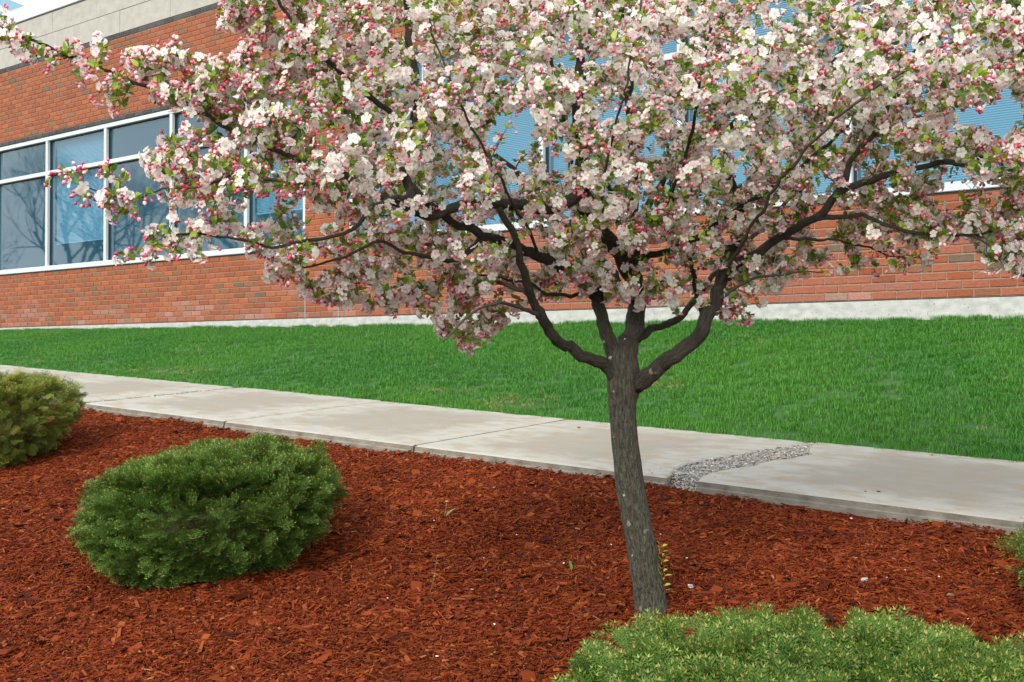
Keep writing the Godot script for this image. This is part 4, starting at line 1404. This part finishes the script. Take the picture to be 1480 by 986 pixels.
func shrub(called_label: String, where: Vector3, rx: float, rz: float, height: float, tilt: float, turn: float, count: int, meshes: Array, tints: Array, hollows: Array, keep: int, frond: float) -> void:
	var t := thing("yew_shrub", called_label, "shrub", where)
	var lump := FastNoiseLite.new()
	lump.seed = int(where.x * 100.0) + 500
	lump.frequency = 2.4
	var prof := [[0.0, 0.60], [0.12, 0.74], [0.3, 0.92], [0.52, 1.0], [0.72, 0.98], [0.86, 0.86], [0.95, 0.62], [1.0, 0.30], [1.01, 0.0]]
	var radius := func(y: float) -> float:
		for i in prof.size() - 1:
			if y <= prof[i + 1][0]:
				return lerpf(prof[i][1], prof[i + 1][1], (y - prof[i][0]) / (prof[i + 1][0] - prof[i][0]))
		return 0.0
	var bas := Basis(Vector3.UP, turn)
	# ground follows the bed
	var spot := func(a: float, y: float, depth: float) -> Vector3:
		var f: float = radius.call(y)
		var n := 1.0 + 0.16 * lump.get_noise_3d(cos(a) * 2.0, y * 2.0, sin(a) * 2.0)
		var e := pow(pow(absf(cos(a)), 2.5) + pow(absf(sin(a)), 2.5), -1.0 / 2.5)
		var loc := Vector3(cos(a) * rx * f * n * e * depth, 0, sin(a) * rz * f * n * e * depth)
		loc = bas * loc
		var g := to_uv(where + loc)
		var ground := mulch_h(g.x, g.y) + EYE - where.y
		var hh := height * (0.93 + 0.14 * lump.get_noise_2d(loc.x * 2.2, loc.z * 2.2)) + tilt * loc.x
		return Vector3(loc.x, ground * (1.0 - 0.25 * y) + y * hh * lerpf(1.0, depth, 0.6) + 0.015, loc.z)
	# solid brown core added so the gaps between sprigs look dark
	var heartm := mat("added core brown", 0.085, 0.06, 0.04, 1.0)
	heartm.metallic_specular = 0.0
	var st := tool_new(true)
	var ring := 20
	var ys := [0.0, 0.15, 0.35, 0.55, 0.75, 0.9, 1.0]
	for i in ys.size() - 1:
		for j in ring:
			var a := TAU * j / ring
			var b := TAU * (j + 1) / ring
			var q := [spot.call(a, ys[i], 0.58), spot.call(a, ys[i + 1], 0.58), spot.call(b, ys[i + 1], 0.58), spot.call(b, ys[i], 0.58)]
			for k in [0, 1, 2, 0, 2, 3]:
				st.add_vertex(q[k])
	part("added_core", done(st), heartm, t)
	st = tool_new(true)
	for k in 26:
		var a := rng.randf() * TAU
		var tip: Vector3 = spot.call(a, rng.randf_range(0.35, 0.97), 0.93)
		var foot := Vector3(cos(a) * 0.06, -0.01, sin(a) * 0.06)
		var sp := smooth_path([foot, foot.lerp(tip, 0.5) + Vector3(0, -0.04, 0), tip], [0.012, 0.008, 0.0025], 0.1)
		tube(st, sp[0], sp[1], 5, 0.0, false)
	part("stems", done(st), mat("yew bark", 0.10, 0.06, 0.04, 0.9), t).set_meta("kind", "stuff")
	var wheres := [[], []]
	var cols := [PackedColorArray(), PackedColorArray()]
	for i in count:
		var a := rng.randf() * TAU
		# spread evenly over skin and top
		var y := rng.randf()
		var depth := rng.randf_range(0.86, 1.0) if rng.randf() < 0.6 else rng.randf_range(0.5, 0.9)
		if rng.randf() < 0.36:
			y = 1.0 - 0.12 * rng.randf()
			depth *= 1.0
		if y > 0.85 and rng.randf() < 0.5:
			y = 0.99
			depth = sqrt(rng.randf()) * 3.0
		var p: Vector3 = spot.call(a, minf(y, 0.995), depth)
		if depth > 1.1:
			# crown of the shrub
			var rr := sqrt(rng.randf())
			p = spot.call(a, 0.93, rr)
			p.y = (spot.call(a, 0.985, 0.9) as Vector3).y * lerpf(1.03, 0.97, rr) - rng.randf() * 0.02
			p.x *= 1.15
			p.z *= 1.15
		var px := to_px(where + p)
		var skip := false
		for h in hollows:
			var ex: float = (px.x - h[0]) / h[2]
			var ey: float = (px.y - h[1]) / h[3]
			if ex * ex + ey * ey < 1.0 + rng.randf_range(-0.35, 0.2):
				skip = true
		if skip:
			continue
		var outw := Vector3(p.x / (rx * rx), (p.y - height * 0.42) / (height * height) * 0.75, p.z / (rz * rz)).normalized()
		var d := (outw * Vector3(0.85, 0.8, 0.85) + rand_dir() * 0.62 + Vector3(0, 0.3, 0)).normalized()
		# needles lie flat: the frond's face turns up and outwards
		var face := (outw * 0.7 + Vector3(0, 0.9, 0) + rand_dir() * 0.4).normalized()
		var x := d.cross(face).normalized()
		var z := x.cross(d)
		var s := rng.randf_range(0.8, 1.25) * frond
		var k := 0 if rng.randf() < 0.68 else 1
		wheres[k].append(Transform3D(Basis(x * s, d * s, z * s), p - d * 0.035 * s))
		var c: Color = (tints[0] as Color).lerp(tints[1], rng.randf())
		cols[k].append(jitter(c, 0.2))
	var nm := tinted("yew needles", 0.6)
	nm.backlight_enabled = true
	nm.backlight = Color(0.3, 0.4, 0.1)
	nm.metallic_specular = 0.3
	pieces("sprig", "foliage", meshes[0], nm, wheres[0], cols[0], t, keep)
	if wheres[1].size():
		many("foliage", meshes[1], nm, wheres[1], cols[1], t)

func on_ground(x: float, z: float) -> Vector3:
	var q := to_uv(Vector3(x, 0, -z))
	return Vector3(x, mulch_h(q.x, q.y) + EYE, -z)

func build_shrubs() -> void:
	var green := yew_sprig(9, Color(0.085, 0.16, 0.024), Color(0.07, 0.14, 0.023))
	var tipped := yew_sprig(9, Color(0.14, 0.19, 0.03), Color(0.11, 0.165, 0.028))
	var deep := yew_sprig(9, Color(0.062, 0.128, 0.023), Color(0.055, 0.115, 0.022))
	var gold := yew_sprig(9, Color(0.25, 0.235, 0.04), Color(0.20, 0.20, 0.036))
	shrub("rounded clipped dark green yew with a dark hollow in its top", on_ground(-1.34, 5.36), 0.545, 0.56, 0.475, 0.04, 0.2, 8200, [deep, green], [Color(0.95, 0.95, 0.95), Color(1.25, 1.25, 1.25)], [[345, 705, 18, 8], [300, 716, 14, 6]], 300, 0.82)
	shrub("yew shrub with golden brown tips standing beside the sidewalk", on_ground(-3.48, 7.85), 0.62, 0.6, 0.54, 0.0, 0.3, 5000, [tipped, gold], [Color(0.9, 0.9, 0.9), Color(1.1, 1.1, 1.1)], [], 150, 0.85)
	shrub("low spreading bright green yew in front of the crabapple trunk", on_ground(0.81, 3.22), 0.66, 0.56, 0.25, -0.04, -0.1, 3600, [deep, green], [Color(0.95, 0.95, 0.95), Color(1.25, 1.25, 1.25)], [[1000, 925, 30, 16], [1210, 925, 36, 14], [905, 950, 26, 14], [1290, 960, 30, 14]], 300, 1.1)
	shrub("yew shrub cut by the picture's edge right of the crumbled joint", on_ground(2.15, 3.92), 0.45, 0.45, 0.36, 0.0, 0.0, 1900, [deep, green], [Color(0.9, 0.9, 0.9), Color(1.1, 1.1, 1.1)], [], 60, 0.9)

# ---------------------------------------------------------------- weeds and litter
func sprout(label: String, foot: Vector3, tip: Vector3, count: int, size: float, leaf_color: Color, stem_color: Color) -> void:
	var t := thing("sprout", label, "seedling", foot)
	var st := tool_new(true)
	var sp := smooth_path([Vector3.ZERO, (tip - foot) * 0.5 + Vector3(0.006, 0, 0), tip - foot], [0.0016, 0.0013, 0.0007], 0.02)
	tube(st, sp[0], sp[1], 5, 0.0)
	part("stem", done(st), mat("sprout stem", stem_color.r, stem_color.g, stem_color.b, 0.7), t)
	var leaf := leaf_mesh(0.03, 0.006)
	var lm := tinted("sprout leaves", 0.5)
	lm.backlight_enabled = true
	lm.backlight = Color(0.5, 0.5, 0.15)
	lm.albedo_color = leaf_color.linear_to_srgb()
	for k in count:
		var f := 0.3 + 0.7 * k / (count - 1.0)
		var a := k * 2.4
		var d := Vector3(cos(a), 0.65, sin(a)).normalized()
		part("leaf", leaf, lm, t, Transform3D(aim(d, a).scaled(Vector3.ONE * size * rng.randf_range(0.7, 1.1)), (tip - foot) * f))

func build_weeds() -> void:
	var p := on_mulch(641, 752)
	var d := thing("dandelion", "small dandelion weed with one yellow flower in the mulch", "weed", p)
	var lm := tinted("weed leaves", 0.5)
	lm.albedo_color = srgb(0.10, 0.24, 0.04)
	lm.backlight_enabled = true
	lm.backlight = Color(0.3, 0.4, 0.1)
	var broad := leaf_mesh(0.09, 0.011)
	for q in [[Vector3(-0.5, 0.9, 0.2), 0.95, 0.0], [Vector3(0.5, 0.95, 0.0), 0.85, 0.4], [Vector3(0.35, 0.2, 0.6), 0.4, 1.0], [Vector3(-0.2, 0.3, -0.7), 0.45, 2.0]]:
		part("leaf", broad, lm, d, Transform3D(aim(q[0], q[2]).scaled(Vector3.ONE * q[1]), Vector3.ZERO))
	var st := tool_new(true)
	tube(st, PackedVector3Array([Vector3.ZERO, Vector3(0.01, 0.05, 0), Vector3(0.016, 0.085, 0)]), PackedFloat32Array([0.0014, 0.0012, 0.0014]), 5)
	part("stalk", done(st), mat("pale stalk", 0.16, 0.22, 0.08, 0.7), d)
	st = tool_new(true)
	for k in 22:
		var a := TAU * k / 11.0
		var up := 0.9 if k > 10 else 0.35
		var o := Vector3(cos(a), up, sin(a)).normalized() * 0.0095
		var s := Vector3(-sin(a), 0, cos(a)) * 0.0017
		for v in [Vector3.ZERO, o - s, o + s]:
			st.add_vertex(v)
	part("flower_head", done(st), mat("yellow florets", 0.75, 0.55, 0.03, 0.7), d, Transform3D(Basis(), Vector3(0.016, 0.085, 0)))
	sprout("thin reddish stemmed seedling with small pale leaves in the open mulch", on_mulch(620, 862), on_mulch(620, 862) + Vector3(0.03, 0.155, 0), 12, 0.55, Color(0.22, 0.26, 0.06), Color(0.16, 0.10, 0.06))
	var foot := on_mulch(961, 884)
	sprout("leafy yellow green sucker growing beside the trunk's foot", foot, at_px(956, 788, TREE_Z - 0.09), 26, 1.0, Color(0.30, 0.36, 0.05), Color(0.14, 0.07, 0.05))
	var g := thing("weed", "single upright green weed leaf with a smaller one beside it", "weed", on_mulch(826, 830))
	part("leaf", broad, lm, g, Transform3D(aim(Vector3(0.02, 1, 0.05), 0.3).scaled(Vector3.ONE * 0.62), Vector3.ZERO))
	part("leaf", broad, lm, g, Transform3D(aim(Vector3(-0.6, 0.6, 0.3), 0.9).scaled(Vector3.ONE * 0.32), Vector3(-0.012, 0, 0.01)))
	for q in [[345, 866, "tiny curled green sprout in the mulch below the rounded yew"], [478, 824, "tiny pale green shoot in the mulch right of the rounded yew"]]:
		var w := thing("shoot", q[2], "weed", on_mulch(q[0], q[1]))
		part("leaf", broad, lm, w, Transform3D(aim(Vector3(-0.4, 0.8, 0.2), 0.3).scaled(Vector3.ONE * 0.22), Vector3.ZERO))
		part("leaf", broad, lm, w, Transform3D(aim(Vector3(0.5, 0.5, 0.2), 0.9).scaled(Vector3.ONE * 0.18), Vector3.ZERO))

func build_litter() -> void:
	# fallen petals
	var st := tool_new(true)
	var rows := []
	for q in [[0.0, 0.15], [0.4, 0.8], [0.75, 1.0], [1.0, 0.4]]:
		var c := Vector3(0, 0.25 * q[0] * (1.0 - q[0]), q[0] - 0.5)
		rows.append([c + Vector3(-0.42 * q[1], 0.08, 0), c, c + Vector3(0.42 * q[1], 0.08, 0)])
	for i in rows.size() - 1:
		for j in 2:
			var q := [rows[i][j], rows[i + 1][j], rows[i + 1][j + 1], rows[i][j + 1]]
			for m in [0, 1, 2, 0, 2, 3]:
				st.add_vertex(q[m])
	var petal := done(st)
	var pm := mat("fallen petal", 0.78, 0.74, 0.75, 0.6)
	var pinkish := mat("pink fallen petal", 0.70, 0.40, 0.50, 0.6)
	var spots := [[714, 709], [740, 735], [757, 744], [627, 757], [745, 757], [788, 754], [656, 777], [746, 778], [672, 791], [700, 812], [647, 826], [702, 829], [683, 857], [836, 860], [770, 790], [815, 819], [757, 743], [1107, 748], [1047, 770], [1044, 773], [1230, 754], [883, 792], [918, 803], [891, 819], [993, 812], [1357, 839], [1281, 840], [682, 928], [714, 908], [632, 955], [560, 870], [520, 880], [1399, 901], [955, 777], [1309, 830], [833, 955], [300, 792]]
	for q in spots:
		var o := part("petal", petal, pinkish if rng.randf() < 0.2 else pm, self, Transform3D(aim(Vector3(rng.randf_range(-0.4, 0.4), 1, rng.randf_range(0, 0.5)), rng.randf() * TAU).scaled(Vector3.ONE * rng.randf_range(0.009, 0.015)), on_mulch(q[0], q[1]) + Vector3(0, 0.014, 0)))
		o.name = numbered("fallen_petal")
		o.set_meta("label", "pale fallen blossom petal lying on the red mulch")
		o.set_meta("category", "petal")
		o.set_meta("group", "fallen petals on the mulch")
	var stone := mat("pale pebble", 0.5, 0.5, 0.48, 0.7)
	var grey := mat("grey stone chip", 0.32, 0.345, 0.35, 0.7)
	for q in [[1250, 845, 0.014, "angular pale grey stone chip on the mulch right of the trunk", grey], [998, 853, 0.0115, "smooth white pebble on the mulch beside the trunk's foot", stone], [1374, 866, 0.011, "small brownish pebble in the mulch behind the low spreading yew", mat("brown pebble", 0.16, 0.12, 0.07, 0.7)]]:
		var o := part("pebble", pebble(int(q[0])), q[4], self, Transform3D(Basis.from_scale(Vector3(q[2] * 1.3, q[2] * 0.8, q[2])), on_mulch(q[0], q[1]) + Vector3(0, q[2] * 0.7 + 0.006, 0)))
		o.name = numbered("pebble")
		o.set_meta("label", q[3])
		o.set_meta("category", "pebble")
	# crumbs on the paving
	var n := 0
	for q in [[4.66, 6.28, 0.011, "small red brown wood chip on the pale slab behind the trunk", Color(0.12, 0.025, 0.015)], [2.45, 6.55, 0.02, "dry curled brown leaf at the far edge of the sidewalk", Color(0.36, 0.24, 0.13)], [2.25, 5.35, 0.008, "dark bark crumb on the slab right of the crumbled joint", Color(0.05, 0.03, 0.02)], [2.3, 5.32, 0.006, "smaller dark bark crumb beside another on the slab", Color(0.05, 0.03, 0.02)]]:
		var cs := tool_new(false)
		chip(cs, Vector3.ZERO, Basis(), q[2] * 2.0, q[2] * 1.3, q[2] * 0.5)
		var o := part("crumb", done(cs), mat("crumb", q[4].r, q[4].g, q[4].b, 0.8), self, Transform3D(Basis(Vector3.UP, n * 1.3), at(q[0], q[1], walk_h(q[0], q[1]) + q[2] * 0.25 + 0.002)))
		o.name = numbered("dry_leaf" if n == 1 else "bark_crumb")
		o.set_meta("label", q[3])
		o.set_meta("category", "leaf" if n == 1 else "crumb")
		n += 1

# ---------------------------------------------------------------- bare trees across the way, mirrored in the windows
func bare_branches(st: SurfaceTool, o: Vector3, d: Vector3, l: float, r: float, level: int) -> void:
	var bend := rand_dir() * l * 0.12
	var e := o + d * l + bend
	var sp := smooth_path([o, o.lerp(e, 0.5) + bend * 0.5, e], [r, r * 0.8, r * 0.55], l / 2.0)
	tube(st, sp[0], sp[1], 5 if level < 2 else 3, 0.0, false)
	if level >= 5:
		return
	for k in (3 if level < 4 else 4):
		var t := rng.randf_range(0.45, 1.0)
		var nd := (d + rand_dir() * 0.75 + Vector3(0, 0.15, 0)).normalized()
		bare_branches(st, o.lerp(e, t), nd, l * rng.randf_range(0.62, 0.8), r * 0.52, level + 1)

func build_reflected_trees() -> void:
	var wood := mat("bare tree bark", 0.06, 0.05, 0.045, 0.9)
	var n := 0
	for q in [[50.0, -10.0, 13.0], [56.0, -16.0, 15.0], [41.0, -13.0, 12.0], [46.0, -20.0, 14.0], [62.0, -9.0, 12.0], [36.0, -22.0, 13.0]]:
		var foot := at(q[0], q[1], ground_h(q[0], q[1]))
		var t := thing("bare_tree", ["tall bare tree mirrored in the dark window panes", "wide bare tree mirrored in the dark window panes"][n % 2], "tree", foot, "bare trees across the way")
		var st := tool_new(true)
		var sp := smooth_path([Vector3.ZERO, Vector3(0.1, q[2] * 0.16, 0), Vector3(0, q[2] * 0.3, 0.1)], [0.24, 0.19, 0.16], 0.5)
		tube(st, sp[0], sp[1], 8, 0.0, false)
		part("trunk", done(st), wood, t)
		st = tool_new(true)
		for k in 5:
			var a := TAU * k / 5.0 + rng.randf()
			bare_branches(st, Vector3(0, q[2] * rng.randf_range(0.22, 0.3), 0.1), Vector3(cos(a) * 0.6, 1.0, sin(a) * 0.6).normalized(), q[2] * 0.22, 0.11, 0)
		part("crown", done(st), wood, t)
		n += 1
